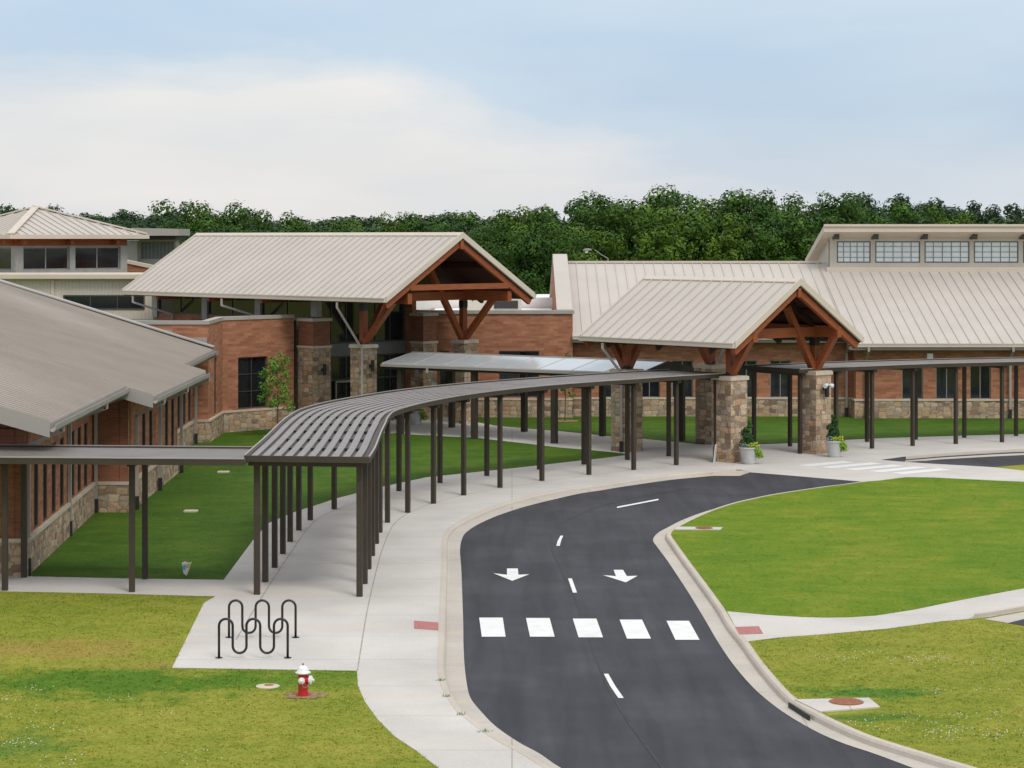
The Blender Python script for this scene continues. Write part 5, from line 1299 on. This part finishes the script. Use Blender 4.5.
# ================================================================== sky, sun, camera
sc = bpy.context.scene
SUN_EL, SUN_AZ = R(52), R(150)                          # from behind the viewer's right shoulder
w = bpy.data.worlds.new('World'); sc.world = w; w.use_nodes = True; nt = w.node_tree
bg = nt.nodes['Background']; bg.inputs['Strength'].default_value = 0.1
sky = N(nt, 'ShaderNodeTexSky', sky_type='NISHITA'); sky.sun_disc = False; sky.sun_elevation = SUN_EL; sky.sun_rotation = SUN_AZ
sky.air_density = 1.2; sky.dust_density = 2.0
tc = N(nt, 'ShaderNodeTexCoord'); sp = N(nt, 'ShaderNodeSeparateXYZ'); nt.links.new(tc.outputs['Generated'], sp.inputs[0])
mp = N(nt, 'ShaderNodeMapping'); mp.inputs['Scale'].default_value = (7, 7, 26); nt.links.new(tc.outputs['Generated'], mp.inputs['Vector'])
cn = noise(nt, mp.outputs['Vector'], 1.0, 7, 0.55, 0.3)
mp2 = N(nt, 'ShaderNodeMapping'); mp2.inputs['Scale'].default_value = (2.2, 2.2, 9); mp2.inputs['Location'].default_value = (3.1,1.7,.4); nt.links.new(tc.outputs['Generated'], mp2.inputs['Vector'])
cn2 = noise(nt, mp2.outputs['Vector'], 1.0, 5, 0.5, 0.2)
# overcast veil: blue-grey, paler towards the horizon; a bright bank of cloud low on the left
elev = math_n(nt, 'MAXIMUM', sp.outputs['Z'], 0.0)
veil = ramp(nt, elev, [(0.0, (6.9,7.15,7.5)), (0.03, (6.1,6.65,7.35)), (0.06, (5.0,6.1,7.35)), (0.10, (4.6,5.9,7.4)), (0.3, (6.0,6.4,7.0)), (0.6, (9.4,9.5,9.7)), (1.0, (10.5,10.5,10.5))])
veil = mix(nt, 1.0, veil, ramp(nt, cn2, [(0.32, (0.84,0.90,0.95)), (0.5, (0.98,0.99,1.0)), (0.68, (1.16,1.10,1.04))]), 'MULTIPLY')
veil = mix(nt, 1.0, veil, ramp(nt, cn, [(0.35, (0.96,0.97,0.985)), (0.65, (1.05,1.035,1.015))]), 'MULTIPLY')
# bank: elevation below ~0.075 + noise, azimuth left of centre
top = math_n(nt, 'ADD', math_n(nt, 'MULTIPLY', math_n(nt, 'SUBTRACT', cn, 0.5), 0.085), 0.092)
top = math_n(nt, 'SUBTRACT', top, math_n(nt, 'MULTIPLY', math_n(nt, 'MAXIMUM', math_n(nt, 'ADD', sp.outputs['X'], 0.10), 0.0), 0.30))
bk = math_n(nt, 'MULTIPLY', math_n(nt, 'SUBTRACT', top, elev), 34.0, True)
wsum = math_n(nt, 'ADD', math_n(nt, 'MULTIPLY', cn2, 0.6), math_n(nt, 'MULTIPLY', cn, 0.4))
wisp = ramp(nt, wsum, [(0.38, (6.2,6.6,7.1)), (0.5, (7.35,7.25,7.25)), (0.64, (8.3,7.9,7.55))])
bank = mix(nt, math_n(nt, 'MULTIPLY', bk, 0.85), veil, wisp)
col = mix(nt, 0.88, sky.outputs['Color'], bank)
nt.links.new(col, bg.inputs['Color'])
sd = bpy.data.lights.new('sun', 'SUN'); sd.energy = 1.3; sd.angle = R(18); sd.color = (1.0,0.96,0.90)
so = bpy.data.objects.new('sun', sd); C.objects.link(so)
dirv = V(math.sin(SUN_AZ)*math.cos(SUN_EL), math.cos(SUN_AZ)*math.cos(SUN_EL), math.sin(SUN_EL))
so.rotation_euler = dirv.to_track_quat('Z', 'Y').to_euler(); so.location = (30,-20,60)
cd = bpy.data.cameras.new('camera'); co = bpy.data.objects.new('camera', cd); C.objects.link(co); sc.camera = co
co.location = (0,0,CAM_H); co.rotation_euler = (R(90),0,0)
cd.sensor_width = 36; cd.lens = 36*F_PX/1024; cd.shift_y = -(384-HOR)/1024; cd.clip_end = 5000; cd.clip_start = 0.5
sc.view_settings.view_transform = 'Standard'; sc.view_settings.look = 'None'; sc.view_settings.exposure = 0.21; sc.view_settings.gamma = 1
sc.view_settings.use_curve_mapping = False
